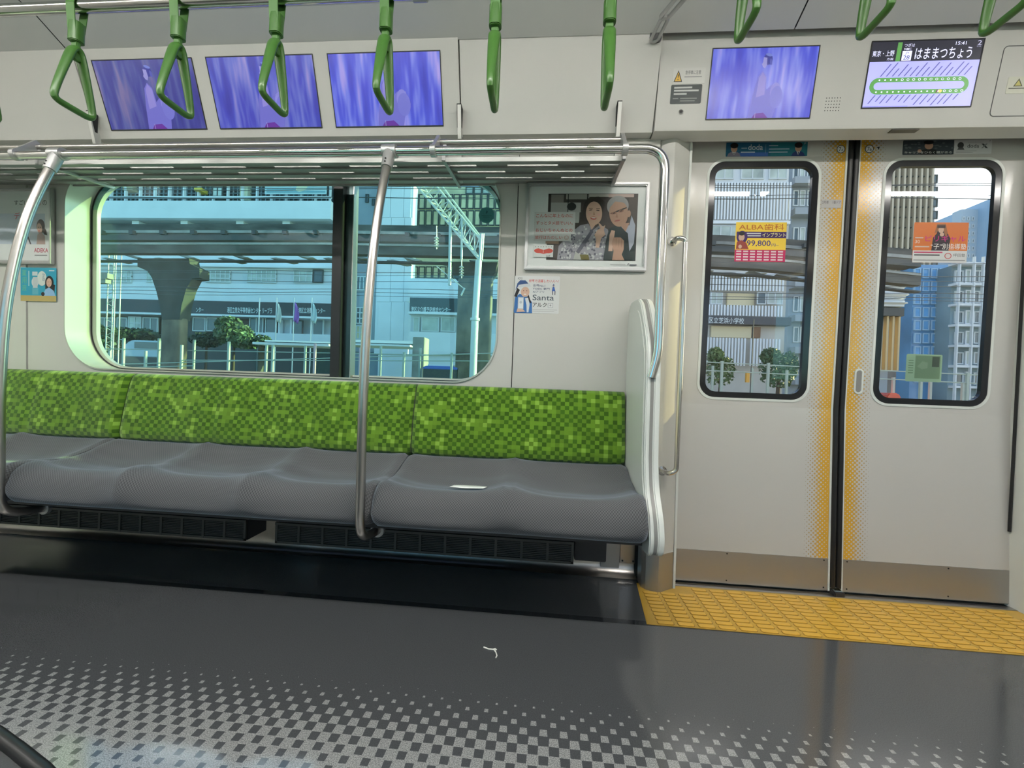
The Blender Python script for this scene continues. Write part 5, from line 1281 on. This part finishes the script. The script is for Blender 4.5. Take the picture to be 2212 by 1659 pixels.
# warning stickers
DG = (0.045, 0.055, 0.055)
print_on('warning_sticker', -0.778, -0.660, 1.978, 2.030, hy, [('P', (0.02, 0.02, 0.02), [(0.03, 0.12), (0.30, 0.12), (0.165, 0.86)]), ('P', (0.75, 0.45, 0.08), [(0.065, 0.17), (0.265, 0.17), (0.165, 0.74)]), ('T', (0.02, 0.02, 0.02), '!', 0.15, 0.18, 0.24, 0.62), ('T', (0.12, 0.12, 0.12), '急停車に注意', 0.38, 0.86, 0.58, 0.84), ('R', (0.3, 0.3, 0.3), 0.36, 0.90, 0.40, 0.46)], (0.62, 0.61, 0.58), 'small pale caution sticker with yellow warning triangle left of the door screen', 'sticker')
bars = [('R', (0.55, 0.57, 0.55), 0.10, b, z, z + 0.09) for b, z in ((0.68, 0.80), (0.90, 0.64), (0.52, 0.47))]
print_on('warning_sticker', -0.781, -0.667, 1.911, 1.975, hy, bars + [('R', (0.3, 0.32, 0.3), 0.08, 0.26, 0.25, 0.30), ('R', (0.3, 0.32, 0.3), 0.32, 0.86, 0.25, 0.30), ('R', (0.3, 0.32, 0.3), 0.32, 0.80, 0.12, 0.17)], DG, 'dark grey notice with lines of white print under the caution sticker', 'sticker')
print_on('warning_sticker', 0.392, 0.46, 1.925, 1.978, hy, [('P', (0.10, 0.10, 0.05), [(0.30, 0.42), (0.75, 0.42), (0.52, 0.9)]), ('P', (0.55, 0.5, 0.15), [(0.37, 0.47), (0.67, 0.47), (0.52, 0.80)]), ('R', (0.15, 0.15, 0.12), 0.1, 0.9, 0.28, 0.34)], (0.6, 0.6, 0.5), 'small warning sticker on the hatch at the right edge', 'sticker')

# framed posters
def framed(label, x0, x1, z0, z1, shapes, flabel):
    yb = lean(WY, z0) - 0.004
    t = thing('poster_holder', flabel, 'frame', (x0, yb, z0))
    yf = lambda z: lean(WY - 0.004, z)
    g = MB(); w = 0.012
    g.ring([(x1, z1), (x0, z1), (x0, z0), (x1, z0)], [(x1 - w, z1 - w), (x0 + w, z1 - w), (x0 + w, z0 + w * 1.3), (x1 - w, z0 + w * 1.3)], 'y', -0.018, 0)
    g.warp(lambda x, y, z: (x, y + yf(z), z)); local(g, t).build('moulding', ALU, t, bevel=0.003)
    g = MB(); g.box(x0 + w * 0.7, x1 - w * 0.7, -0.012, -0.0105, z0 + w, z1 - w * 0.7); g.warp(lambda x, y, z: (x, y + yf(z), z)); local(g, t).build('cover_sheet', FILM, t)
    g = MB(); g.box(x0 + w * 0.5, x1 - w * 0.5, -0.004, -0.001, z0 + w * 0.5, z1 - w * 0.5); g.warp(lambda x, y, z: (x, y + yf(z), z)); local(g, t).build('back_board', WHITE, t)
    print_on('poster', x0 + w, x1 - w, z0 + w * 1.3, z1 - w, lambda z: yf(z) - 0.005, shapes, (0.72, 0.72, 0.70), label, 'poster', r=0.001)
RED = (0.55, 0.06, 0.04)
S1 = (0.55, 0.36, 0.27); S2 = (0.46, 0.27, 0.19); YUK = (0.30, 0.29, 0.32); YUD = (0.10, 0.10, 0.13)
pic = [('R', (0.07, 0.055, 0.05), 0.165, 0.935, 0.085, 0.91), ('R', (0.42, 0.40, 0.38), 0.19, 0.45, 0.68, 0.80), ('R', (0.25, 0.22, 0.2), 0.19, 0.30, 0.80, 0.90), ('R', (0.35, 0.33, 0.30), 0.32, 0.52, 0.84, 0.905), ('R', (0.02, 0.02, 0.02), 0.335, 0.342, 0.66, 0.91), ('R', (0.50, 0.46, 0.42), 0.52, 0.70, 0.87, 0.905), ('R', (0.02, 0.02, 0.02), 0.50, 0.512, 0.80, 0.91), ('R', (0.5, 0.36, 0.32), 0.685, 0.90, 0.865, 0.905), ('R', (0.10, 0.08, 0.07), 0.86, 0.93, 0.45, 0.86),
       ('R', (0.45, 0.45, 0.42), 0.27, 0.44, 0.55, 0.68), ('E', (0.03, 0.03, 0.03), 0.37, 0.75, 0.04, 0.05)]
# woman
pic += [('E', (0.045, 0.035, 0.03), 0.555, 0.70, 0.085, 0.17, 6), ('P', (0.05, 0.04, 0.035), [(0.47, 0.72), (0.44, 0.58), (0.43, 0.46), (0.50, 0.46), (0.52, 0.62)]),
        ('P', YUK, [(0.26, 0.09), (0.27, 0.26), (0.35, 0.40), (0.45, 0.52), (0.52, 0.54), (0.56, 0.46), (0.62, 0.53), (0.69, 0.47), (0.72, 0.30), (0.70, 0.09)])]
rp = random.Random(3)
for _ in range(150):
    x, z = rp.uniform(0.28, 0.69), rp.uniform(0.10, 0.50)
    if z > 0.26 + (x - 0.27) * 1.4 or (x > 0.66 and z > 0.42): continue
    pic.append(('E', (0.52, 0.51, 0.52) if rp.random() < 0.6 else YUD, x, z, rp.uniform(0.006, 0.012), rp.uniform(0.007, 0.016), rp.uniform(0, 180)))
pic += [('P', YUD, [(0.55, 0.47), (0.47, 0.30), (0.41, 0.16), (0.44, 0.15), (0.51, 0.30), (0.565, 0.44)]), ('P', S1, [(0.52, 0.56), (0.55, 0.46), (0.60, 0.56)]),
        ('E', S1, 0.565, 0.665, 0.070, 0.145, 4), ('P', (0.045, 0.035, 0.03), [(0.50, 0.74), (0.53, 0.81), (0.58, 0.83), (0.63, 0.79), (0.645, 0.70), (0.66, 0.80), (0.60, 0.87), (0.53, 0.86), (0.49, 0.78)]),
        ('E', (0.04, 0.03, 0.03), 0.535, 0.705, 0.015, 0.006, 8), ('E', (0.04, 0.03, 0.03), 0.597, 0.70, 0.015, 0.006, -6), ('R', (0.05, 0.035, 0.03), 0.518, 0.552, 0.722, 0.728), ('R', (0.05, 0.035, 0.03), 0.582, 0.614, 0.718, 0.724), ('P', (0.36, 0.20, 0.14), [(0.563, 0.69), (0.558, 0.645), (0.574, 0.645)]), ('E', (0.42, 0.10, 0.08), 0.562, 0.605, 0.026, 0.020, -4), ('E', (0.62, 0.60, 0.56), 0.562, 0.610, 0.020, 0.008, -4), ('E', (0.58, 0.33, 0.27), 0.525, 0.655, 0.012, 0.016), ('E', (0.58, 0.33, 0.27), 0.605, 0.65, 0.012, 0.016)]
# man
pic += [('P', (0.03, 0.045, 0.045), [(0.66, 0.09), (0.68, 0.36), (0.70, 0.48), (0.80, 0.55), (0.88, 0.50), (0.925, 0.42), (0.93, 0.09)]), ('P', (0.40, 0.42, 0.50), [(0.80, 0.50), (0.86, 0.42), (0.88, 0.20), (0.915, 0.30), (0.92, 0.52), (0.885, 0.64), (0.87, 0.52)]),
        ('P', S2, [(0.78, 0.54), (0.84, 0.44), (0.87, 0.55)]), ('E', (0.32, 0.30, 0.29), 0.765, 0.755, 0.093, 0.125, 10), ('E', S2, 0.775, 0.665, 0.080, 0.165, 8), ('P', (0.30, 0.29, 0.28), [(0.69, 0.72), (0.70, 0.82), (0.75, 0.87), (0.81, 0.85), (0.85, 0.77), (0.80, 0.80), (0.74, 0.81)]), ('E', S2, 0.862, 0.66, 0.016, 0.042), ('P', (0.03, 0.03, 0.03), [(0.705, 0.668), (0.765, 0.700), (0.84, 0.742), (0.842, 0.728), (0.77, 0.684), (0.708, 0.655)]),
        ('E', (0.30, 0.15, 0.10), 0.735, 0.668, 0.024, 0.016, 15), ('E', (0.30, 0.15, 0.10), 0.795, 0.692, 0.024, 0.016, 15), ('E', (0.05, 0.03, 0.03), 0.735, 0.668, 0.012, 0.006, 15), ('E', (0.05, 0.03, 0.03), 0.795, 0.694, 0.012, 0.006, 15), ('P', (0.36, 0.19, 0.13), [(0.760, 0.67), (0.748, 0.615), (0.772, 0.612)]), ('E', (0.36, 0.12, 0.10), 0.765, 0.575, 0.026, 0.009, 12)]
# hands
pic += [('P', S1, [(0.575, 0.40), (0.60, 0.46), (0.625, 0.48), (0.605, 0.54), (0.615, 0.545), (0.645, 0.50), (0.665, 0.52), (0.655, 0.46), (0.668, 0.40), (0.635, 0.36), (0.62, 0.24), (0.59, 0.24), (0.59, 0.35)]), ('P', S1, [(0.70, 0.20), (0.705, 0.40), (0.72, 0.46), (0.75, 0.45), (0.745, 0.38), (0.735, 0.30), (0.735, 0.20)]),
        ('P', S2, [(0.735, 0.09), (0.745, 0.20), (0.725, 0.30), (0.74, 0.37), (0.80, 0.37), (0.83, 0.33), (0.83, 0.22), (0.815, 0.16), (0.84, 0.09)]), ('R', (0.30, 0.16, 0.11), 0.762, 0.765, 0.26, 0.36), ('R', (0.30, 0.16, 0.11), 0.785, 0.788, 0.25, 0.36), ('R', (0.30, 0.16, 0.11), 0.808, 0.811, 0.25, 0.355),
        ('P', (0.42, 0.41, 0.38), [(0.40, 0.09), (0.42, 0.19), (0.45, 0.16), (0.49, 0.09)]), ('P', (0.14, 0.12, 0.03), [(0.47, 0.09), (0.455, 0.155), (0.53, 0.155), (0.54, 0.09)]), ('R', (0.30, 0.19, 0.13), 0.155, 0.27, 0.285, 0.33)]
# words
for tx, a, b, z in (('こんなに年上なのに', 0.065, 0.385, 0.61), ('ずっとタメ語でいい。', 0.065, 0.385, 0.52), ('おじいちゃんぬとの', 0.065, 0.385, 0.43), ('旅行はたのしい', 0.060, 0.300, 0.34)):
    pic += [('R', (0.62, 0.61, 0.59), 0.050, 0.405 if z > 0.35 else 0.375, z - 0.022, z + 0.068), ('T', RED, tx, a, b, z, z + 0.045)]
pic += [('E', (0.45, 0.22, 0.18), 0.335, 0.362, 0.020, 0.026), ('E', (0.62, 0.61, 0.59), 0.335, 0.362, 0.016, 0.021), ('R', (0.45, 0.22, 0.18), 0.325, 0.33, 0.365, 0.372), ('R', (0.45, 0.22, 0.18), 0.339, 0.344, 0.365, 0.372), ('R', (0.45, 0.22, 0.18), 0.327, 0.343, 0.349, 0.353)]
pic += [('R', (0.60, 0.60, 0.58), 0.045, 0.225, 0.115, 0.27)] + [('E', (0.2, 0.2, 0.2), 0.07 + i * 0.023, 0.245, 0.004, 0.005) for i in range(7)]
pic += [('E', RED, 0.10, 0.195, 0.042, 0.030), ('E', RED, 0.18, 0.195, 0.042, 0.030), ('P', RED, [(0.095, 0.17), (0.14, 0.155), (0.185, 0.17), (0.18, 0.20), (0.10, 0.20)]), ('P', (0.60, 0.60, 0.58), [(0.085, 0.23), (0.14, 0.205), (0.195, 0.23)]), ('R', (0.65, 0.5, 0.45), 0.136, 0.140, 0.165, 0.20), ('T', (0.03, 0.03, 0.03), 'UZ', 0.165, 0.200, 0.118, 0.138),
        ('T', (0.08, 0.08, 0.10), 'Freeasy', 0.865, 0.955, 0.022, 0.050), ('R', (0.3, 0.3, 0.3), 0.72, 0.85, 0.032, 0.038)]
pic[-2] = ('P', (0.05, 0.05, 0.07), [(0.865, 0.022), (0.870, 0.050), (0.885, 0.050), (0.872, 0.036)]); pic.append(('R', (0.15, 0.15, 0.17), 0.884, 0.945, 0.026, 0.040))
framed('poster of a smiling woman in patterned yukata and a grey haired man in glasses', -1.3215, -0.828, 1.290, 1.645, pic, 'aluminium frame around the poster of the woman and the older man')
lp = [('R', (0.50, 0.55, 0.62), 0.0, 0.93, 0.24, 0.68), ('T', (0.05, 0.05, 0.05), 'すごい素', 0.60, 0.80, 0.80, 0.875), ('T', (0.5, 0.05, 0.04), '材', 0.84, 0.885, 0.80, 0.875), ('T', (0.05, 0.05, 0.05), 'の', 0.905, 0.95, 0.80, 0.875), ('T', (0.55, 0.05, 0.06), 'デ', 0.60, 0.66, 0.60, 0.70),
      ('E', (0.03, 0.025, 0.02), 0.715, 0.50, 0.050, 0.10), ('E', (0.03, 0.025, 0.02), 0.69, 0.40, 0.025, 0.06), ('E', S1, 0.738, 0.47, 0.030, 0.075, -8), ('P', (0.60, 0.62, 0.66), [(0.62, 0.24), (0.66, 0.34), (0.72, 0.37), (0.78, 0.24)]), ('P', (0.08, 0.06, 0.08), [(0.73, 0.38), (0.77, 0.24), (0.785, 0.24), (0.745, 0.38)]),
      ('E', (0.03, 0.025, 0.02), 0.885, 0.50, 0.045, 0.10), ('P', (0.03, 0.025, 0.02), [(0.905, 0.52), (0.945, 0.44), (0.955, 0.37), (0.925, 0.38), (0.90, 0.44)]), ('E', S1, 0.872, 0.47, 0.028, 0.075, 8), ('P', (0.42, 0.30, 0.26), [(0.84, 0.24), (0.85, 0.38), (0.89, 0.42), (0.93, 0.36), (0.935, 0.24)]),
      ('E', (0.05, 0.03, 0.03), 0.862, 0.485, 0.006, 0.007), ('E', (0.05, 0.03, 0.03), 0.882, 0.485, 0.006, 0.007), ('E', (0.5, 0.12, 0.10), 0.868, 0.435, 0.010, 0.012), ('E', (0.05, 0.03, 0.03), 0.745, 0.485, 0.006, 0.007), ('E', (0.5, 0.12, 0.10), 0.748, 0.43, 0.010, 0.012),
      ('T', (0.50, 0.03, 0.08), 'ADEKA', 0.815, 0.965, 0.125, 0.185), ('R', (0.3, 0.3, 0.3), 0.82, 0.955, 0.075, 0.09)]
framed('poster of two dark haired women facing each other at the left edge', -3.968, -3.474, 1.284, 1.627, lp, 'aluminium frame around the poster at the left edge')

# wall stickers
wy = lambda z: lean(WY - 0.0042, z)
BL = (0.05, 0.10, 0.26)
print_on('wall_sticker', -1.359, -1.172, 1.114, 1.268, wy, [
    ('P', (0.04, 0.14, 0.36), [(0.0, 0.02), (0.02, 0.42), (0.12, 0.52), (0.30, 0.44), (0.40, 0.30), (0.41, 0.0), (0.02, 0.0)]), ('P', (0.02, 0.018, 0.02), [(0.06, 0.68), (0.0, 0.45), (0.05, 0.42), (0.12, 0.62)]), ('P', (0.02, 0.018, 0.02), [(0.32, 0.50), (0.36, 0.36), (0.39, 0.28), (0.36, 0.27), (0.28, 0.42)]),
    ('E', S1, 0.24, 0.57, 0.095, 0.135, -5), ('P', (0.04, 0.08, 0.20), [(0.02, 0.60), (0.06, 0.80), (0.12, 0.88), (0.24, 0.88), (0.32, 0.78), (0.10, 0.76)]), ('P', (0.50, 0.52, 0.55), [(0.07, 0.68), (0.09, 0.76), (0.33, 0.80), (0.36, 0.72), (0.20, 0.70)]), ('E', (0.05, 0.03, 0.03), 0.205, 0.60, 0.012, 0.010), ('E', (0.05, 0.03, 0.03), 0.275, 0.60, 0.012, 0.010), ('E', (0.65, 0.6, 0.55), 0.24, 0.505, 0.032, 0.018),
    ('P', (0.55, 0.58, 0.60), [(0.24, 0.40), (0.31, 0.42), (0.35, 0.24), (0.33, 0.02), (0.29, 0.02), (0.28, 0.22)]), ('R', (0.35, 0.38, 0.42), 0.085, 0.215, 0.10, 0.43), ('R', (0.60, 0.64, 0.66), 0.095, 0.205, 0.12, 0.41), ('E', (0.4, 0.45, 0.5), 0.15, 0.29, 0.030, 0.035), ('P', S1, [(0.06, 0.02), (0.08, 0.12), (0.20, 0.10), (0.26, 0.04)]),
    ('T', (0.02, 0.02, 0.04), 'FOTO', 0.07, 0.17, 0.90, 0.955), ('T', (0.55, 0.05, 0.05), '世界で活躍したい人へ!', 0.31, 0.97, 0.83, 0.91, 0.01), ('T', (0.05, 0.07, 0.14), '世界No.1', 0.41, 0.68, 0.71, 0.78), ('T', (0.05, 0.07, 0.14), 'TOEIC 専門', 0.41, 0.78, 0.63, 0.69), ('T', (0.05, 0.07, 0.14), 'AIアプリ', 0.41, 0.66, 0.55, 0.61), ('T', (0.08, 0.10, 0.12), 'Santa', 0.41, 0.885, 0.35, 0.50), ('T', (0.01, 0.01, 0.01), 'アルク', 0.415, 0.73, 0.17, 0.29),
    ('R', (0.30, 0.32, 0.34), 0.755, 0.87, 0.16, 0.28), ('R', (0.62, 0.62, 0.62), 0.765, 0.86, 0.17, 0.27), ('E', (0.3, 0.3, 0.3), 0.812, 0.22, 0.02, 0.025), ('P', (0.05, 0.12, 0.40), [(0.83, 0.60), (0.85, 0.72), (0.88, 0.72), (0.91, 0.60)]), ('E', S1, 0.866, 0.745, 0.014, 0.018), ('P', (0.05, 0.1, 0.25), [(0.84, 0.75), (0.868, 0.80), (0.89, 0.75)]), ('R', (0.02, 0.02, 0.05), 0.84, 0.855, 0.50, 0.60), ('R', (0.02, 0.02, 0.05), 0.895, 0.91, 0.50, 0.60), ('R', (0.4, 0.4, 0.4), 0.42, 0.96, 0.09, 0.105), ('R', (0.4, 0.4, 0.4), 0.42, 0.90, 0.05, 0.065)],
    (0.58, 0.59, 0.58), 'white sticker with a girl in blue cap holding a phone under the right poster', 'sticker')
print_on('wall_sticker', -3.650, -3.468, 1.117, 1.271, wy, [
    ('R', (0.03, 0.30, 0.42), 0, 1, 0.22, 1), ('R', (0.42, 0.33, 0.12), 0, 1, 0, 0.17), ('E', (0.55, 0.60, 0.55), 0.60, 0.68, 0.13, 0.22), ('T', (0.02, 0.10, 0.20), 'あな', 0.62, 0.68, 0.60, 0.86), ('R', (0.50, 0.55, 0.55), 0.33, 0.48, 0.76, 0.88), ('E', (0.50, 0.55, 0.55), 0.41, 0.57, 0.10, 0.15), ('R', (0.10, 0.35, 0.42), 0.33, 0.50, 0.20, 0.40), ('R', (0.45, 0.5, 0.5), 0.35, 0.48, 0.40, 0.72),
    ('T', (0.12, 0.40, 0.25), '薬', 0.04, 0.17, 0.74, 0.93), ('T', (0.12, 0.40, 0.25), '用', 0.04, 0.17, 0.52, 0.71), ('T', (0.12, 0.40, 0.25), '液', 0.04, 0.17, 0.30, 0.49), ('R', (0.35, 0.55, 0.55), 0.22, 0.25, 0.45, 0.90), ('E', (0.02, 0.02, 0.02), 0.81, 0.56, 0.12, 0.20), ('P', (0.02, 0.02, 0.02), [(0.69, 0.55), (0.70, 0.30), (0.95, 0.26), (0.97, 0.50)]), ('E', S1, 0.80, 0.56, 0.075, 0.13), ('P', (0.25, 0.42, 0.62), [(0.62, 0.17), (0.70, 0.36), (0.80, 0.42), (0.93, 0.32), (0.98, 0.17)]),
    ('E', (0.05, 0.03, 0.03), 0.775, 0.58, 0.01, 0.01), ('E', (0.05, 0.03, 0.03), 0.835, 0.58, 0.01, 0.01), ('E', (0.5, 0.12, 0.1), 0.80, 0.49, 0.016, 0.012), ('E', (0.03, 0.02, 0.02), 0.63, 0.22, 0.05, 0.06), ('R', (0.5, 0.6, 0.6), 0.80, 0.95, 0.90, 0.93)],
    (0.03, 0.30, 0.42), 'turquoise sticker with bottle and woman under the left poster', 'sticker')
g = MB(); c = (-1.500, lean(0.030, 1.56), 1.565)
print_on('window_sticker', -1.540, -1.470, 1.530, 1.600, lambda z: lean(0.0308, z), [('P', (0.08, 0.08, 0.08), [(0.45, 0.60), (0.50, 0.80), (0.58, 0.72), (0.52, 0.60)]), ('R', (0.12, 0.12, 0.12), 0.18, 0.82, 0.45, 0.48), ('R', (0.12, 0.12, 0.12), 0.28, 0.72, 0.36, 0.39)], (0.30, 0.32, 0.30), 'round grey sticker at the top right of the big window glass', 'sticker', r=0.034)

# door stickers
dyf = lambda z: lean(-0.0006, z)
gyf = lambda z: lean(0.0098, z)
TE = (0.02, 0.10, 0.20)
def man(cx, w, suit, flip=1):
    return [('P', suit, [(cx - w, 0.0), (cx - w * 0.8, 0.22), (cx - w * 0.3, 0.36), (cx + w * 0.3, 0.36), (cx + w * 0.8, 0.22), (cx + w, 0.0)]), ('P', (0.6, 0.6, 0.6), [(cx - w * 0.28, 0.36), (cx, 0.05), (cx + w * 0.28, 0.36)]), ('E', S2, cx, 0.55, w * 0.48, 0.24), ('E', (0.015, 0.012, 0.012), cx, 0.78, w * 0.58, 0.20), ('P', (0.02, 0.02, 0.05), [(cx - w * 0.06, 0.28), (cx, 0.0), (cx + w * 0.08, 0.28)])]
print_on('door_sticker', -0.501, -0.179, 1.797, 1.854, dyf, [('R', (0.02, 0.12, 0.22), 0, 0.55, 0, 1), ('R', (0.02, 0.16, 0.20), 0.55, 1, 0, 1), ('R', (0.05, 0.13, 0.42), 0.16, 0.52, 0.0, 0.28)] + man(0.10, 0.085, (0.22, 0.20, 0.26)) + man(0.89, 0.085, (0.02, 0.035, 0.14)) + [
    ('T', (0.55, 0.58, 0.60), 'doda', 0.275, 0.455, 0.45, 0.86), ('R', (0.45, 0.5, 0.6), 0.185, 0.36, 0.26, 0.34), ('R', (0.45, 0.5, 0.6), 0.53, 0.64, 0.72, 0.78), ('R', (0.45, 0.5, 0.6), 0.53, 0.78, 0.48, 0.54), ('R', (0.45, 0.5, 0.6), 0.53, 0.76, 0.26, 0.32), ('R', (0.3, 0.4, 0.5), 0.488, 0.491, 0.2, 0.85), ('R', (0.4, 0.45, 0.5), 0.19, 0.26, 0.56, 0.62), ('T', (0.5, 0.5, 0.5), 'P', 0.96, 0.98, 0.82, 0.94)],
    TE, 'long blue strip sticker with two men in suits above the left door window', 'sticker')
print_on('door_sticker', 0.187, 0.376, 1.799, 1.856, dyf, [('R', (0.05, 0.06, 0.07), 0, 1, 0, 1)] + [('E', (0.12, 0.14, 0.15), random.random(), 0.4 + 0.55 * random.random(), 0.03, 0.04) for _ in range(26)] + [('P', (0.02, 0.02, 0.02), [(0.34, 0.0), (0.38, 0.30), (0.46, 0.40), (0.58, 0.40), (0.66, 0.28), (0.70, 0.0)]), ('E', S2, 0.51, 0.60, 0.085, 0.24), ('E', (0.01, 0.01, 0.01), 0.50, 0.84, 0.10, 0.14), ('E', S2, 0.33, 0.25, 0.04, 0.12),
    ('T', (0.65, 0.65, 0.62), 'キャリアをひらく鍵がある', 0.03, 0.97, 0.06, 0.24)], (0.05, 0.06, 0.07), 'dark sticker with a man in black above the right door window', 'sticker')
print_on('door_sticker', 0.378, 0.516, 1.800, 1.856, dyf, [('E', (0.05, 0.05, 0.05), 0.17, 0.62, 0.085, 0.22), ('P', (0.1, 0.1, 0.1), [(0.08, 0.30), (0.12, 0.46), (0.24, 0.46), (0.28, 0.30)]), ('T', (0.08, 0.08, 0.08), 'doda', 0.35, 0.66, 0.44, 0.70), ('P', (0.05, 0.05, 0.05), [(0.72, 0.72), (0.78, 0.72), (0.90, 0.40), (0.84, 0.40)]), ('P', (0.25, 0.25, 0.25), [(0.84, 0.72), (0.89, 0.72), (0.76, 0.40), (0.72, 0.40)]), ('R', (0.4, 0.4, 0.4), 0.35, 0.75, 0.80, 0.84), ('R', (0.35, 0.35, 0.35), 0.05, 0.60, 0.20, 0.23), ('R', (0.35, 0.35, 0.35), 0.05, 0.50, 0.10, 0.13), ('T', (0.1, 0.1, 0.1), 'P', 0.93, 0.96, 0.86, 0.96)], (0.58, 0.58, 0.57), 'white sticker with small dark logo beside the dark sticker on the right leaf', 'sticker')
for x, s_, lb in ((-0.049, '7A', 'round white number badge 7A on the left door leaf'), (0.060, '7B', 'round white number badge 7B on the right door leaf')):
    print_on('number_badge', x - 0.0165, x + 0.0165, 1.807, 1.840, dyf, [('E', (0.02, 0.02, 0.02), 0.5, 0.5, 0.5, 0.5), ('E', (0.62, 0.62, 0.6), 0.5, 0.5, 0.42, 0.42), ('T', (0.02, 0.02, 0.02), '7', 0.26, 0.52, 0.25, 0.75), ('T', (0.02, 0.02, 0.02), s_[1], 0.54, 0.78, 0.26, 0.54)], (0.6, 0.6, 0.58), lb, 'badge', r=0.0164)
print_on('arrow_mark', 0.086, 0.099, 1.818, 1.834, dyf, [('P', (0.01, 0.01, 0.01), [(0.0, 0.75), (1.0, 0.9), (0.75, 0.0), (0.5, 0.5)])], (0.50, 0.485, 0.455), 'tiny black arrow mark right of badge 7B', 'sticker', r=0.001)
print_on('door_sticker', -0.113, -0.035, 1.586, 1.620, dyf, [('T', (0.10, 0.09, 0.09), '2号車', 0.05, 0.36, 0.50, 0.86), ('T', (0.10, 0.09, 0.09), '1番ドア', 0.56, 0.97, 0.50, 0.86)], (0.42, 0.40, 0.39), 'small grey sticker with car and door number on the left leaf', 'sticker')
Yw, Nv, Mg = (0.80, 0.55, 0.06), (0.05, 0.02, 0.12), (0.48, 0.02, 0.10)
al = [('R', Yw, 0, 1, 0.30, 1), ('T', (0.45, 0.12, 0.02), 'ALBA歯科', 0.06, 0.95, 0.80, 0.96), ('R', Nv, 0.02, 1, 0.60, 0.76), ('T', (0.85, 0.80, 0.35), 'インプラント', 0.53, 0.985, 0.63, 0.735), ('R', (0.5, 0.5, 0.55), 0.22, 0.50, 0.70, 0.73), ('R', (0.5, 0.5, 0.55), 0.22, 0.50, 0.64, 0.67), ('E', Nv, 0.13, 0.62, 0.11, 0.16), ('T', (0.03, 0.02, 0.20), '99,800', 0.23, 0.70, 0.38, 0.54), ('T', (0.03, 0.02, 0.20), '円~', 0.72, 0.86, 0.39, 0.46),
      ('E', S1, 0.12, 0.62, 0.06, 0.10), ('E', (0.02, 0.02, 0.02), 0.12, 0.71, 0.06, 0.05), ('P', (0.28, 0.05, 0.04), [(0.02, 0.32), (0.03, 0.50), (0.12, 0.54), (0.22, 0.48), (0.27, 0.32)]), ('E', S1, 0.10, 0.38, 0.035, 0.05), ('R', Mg, 0, 1, 0.0, 0.30)]
for i, z in enumerate((0.24, 0.17, 0.10, 0.03)):
    for k in range(7): al.append(('R', (0.70, 0.55, 0.58), 0.03 + k * 0.137, 0.03 + k * 0.137 + 0.10, z, z + 0.038))
print_on('window_sticker', -0.441, -0.2375, 1.367, 1.531, gyf, al, Yw, 'yellow and magenta dental clinic sticker on the left door glass', 'sticker', r=0.010)
OR = (0.62, 0.16, 0.03)
orr = [('R', OR, 0, 1, 0.30, 1), ('P', (0.03, 0.02, 0.03), [(0.34, 0.30), (0.36, 0.62), (0.42, 0.72), (0.46, 0.96), (0.58, 0.96), (0.62, 0.74), (0.68, 0.60), (0.66, 0.30)]), ('P', (0.30, 0.12, 0.05), [(0.38, 0.72), (0.42, 0.96), (0.58, 0.97), (0.62, 0.72), (0.60, 0.60), (0.55, 0.78), (0.44, 0.78)]), ('E', S1, 0.50, 0.82, 0.05, 0.085), ('E', S1, 0.52, 0.70, 0.04, 0.05), ('R', (0.05, 0.03, 0.03), 0.425, 0.575, 0.86, 0.93), ('T', (0.55, 0.02, 0.20), 'ビリギャル', 0.22, 0.96, 0.52, 0.68),
       ('T', (0.72, 0.68, 0.64), '“子”別指導塾', 0.33, 0.98, 0.33, 0.48), ('R', (0.6, 0.45, 0.38), 0.03, 0.18, 0.60, 0.63), ('T', (0.7, 0.6, 0.5), '30', 0.03, 0.12, 0.48, 0.56), ('R', (0.6, 0.45, 0.38), 0.03, 0.30, 0.38, 0.41), ('R', (0.60, 0.60, 0.60), 0, 1, 0, 0.30), ('R', (0.5, 0.05, 0.12), 0.02, 0.55, 0.24, 0.27), ('R', (0.08, 0.08, 0.08), 0.03, 0.50, 0.17, 0.205), ('E', (0.5, 0.08, 0.08), 0.655, 0.17, 0.065, 0.075), ('E', (0.6, 0.55, 0.55), 0.655, 0.17, 0.05, 0.058), ('T', (0.12, 0.12, 0.12), '坪田塾', 0.75, 0.97, 0.15, 0.23), ('R', (0.2, 0.2, 0.2), 0.02, 0.97, 0.05, 0.07)]
print_on('window_sticker', 0.257, 0.461, 1.372, 1.534, gyf, orr, OR, 'orange and white cram school sticker on the right door glass', 'sticker', r=0.008)
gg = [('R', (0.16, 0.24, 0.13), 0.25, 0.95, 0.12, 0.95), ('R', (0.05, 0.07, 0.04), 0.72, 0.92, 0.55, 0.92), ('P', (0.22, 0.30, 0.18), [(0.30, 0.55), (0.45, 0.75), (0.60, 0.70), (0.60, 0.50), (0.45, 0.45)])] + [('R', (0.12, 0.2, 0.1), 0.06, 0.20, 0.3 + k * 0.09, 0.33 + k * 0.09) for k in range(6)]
print_on('window_sticker', 0.265, 0.402, 0.887, 1.000, lambda z: lean(0.0132, z) + 0.003, gg, (0.30, 0.42, 0.27), 'reflected green sticker painted as a faint sheet low behind the right door glass', 'sticker', r=0.006)  # reflection of a sticker, put in as a coloured sheet behind the pane
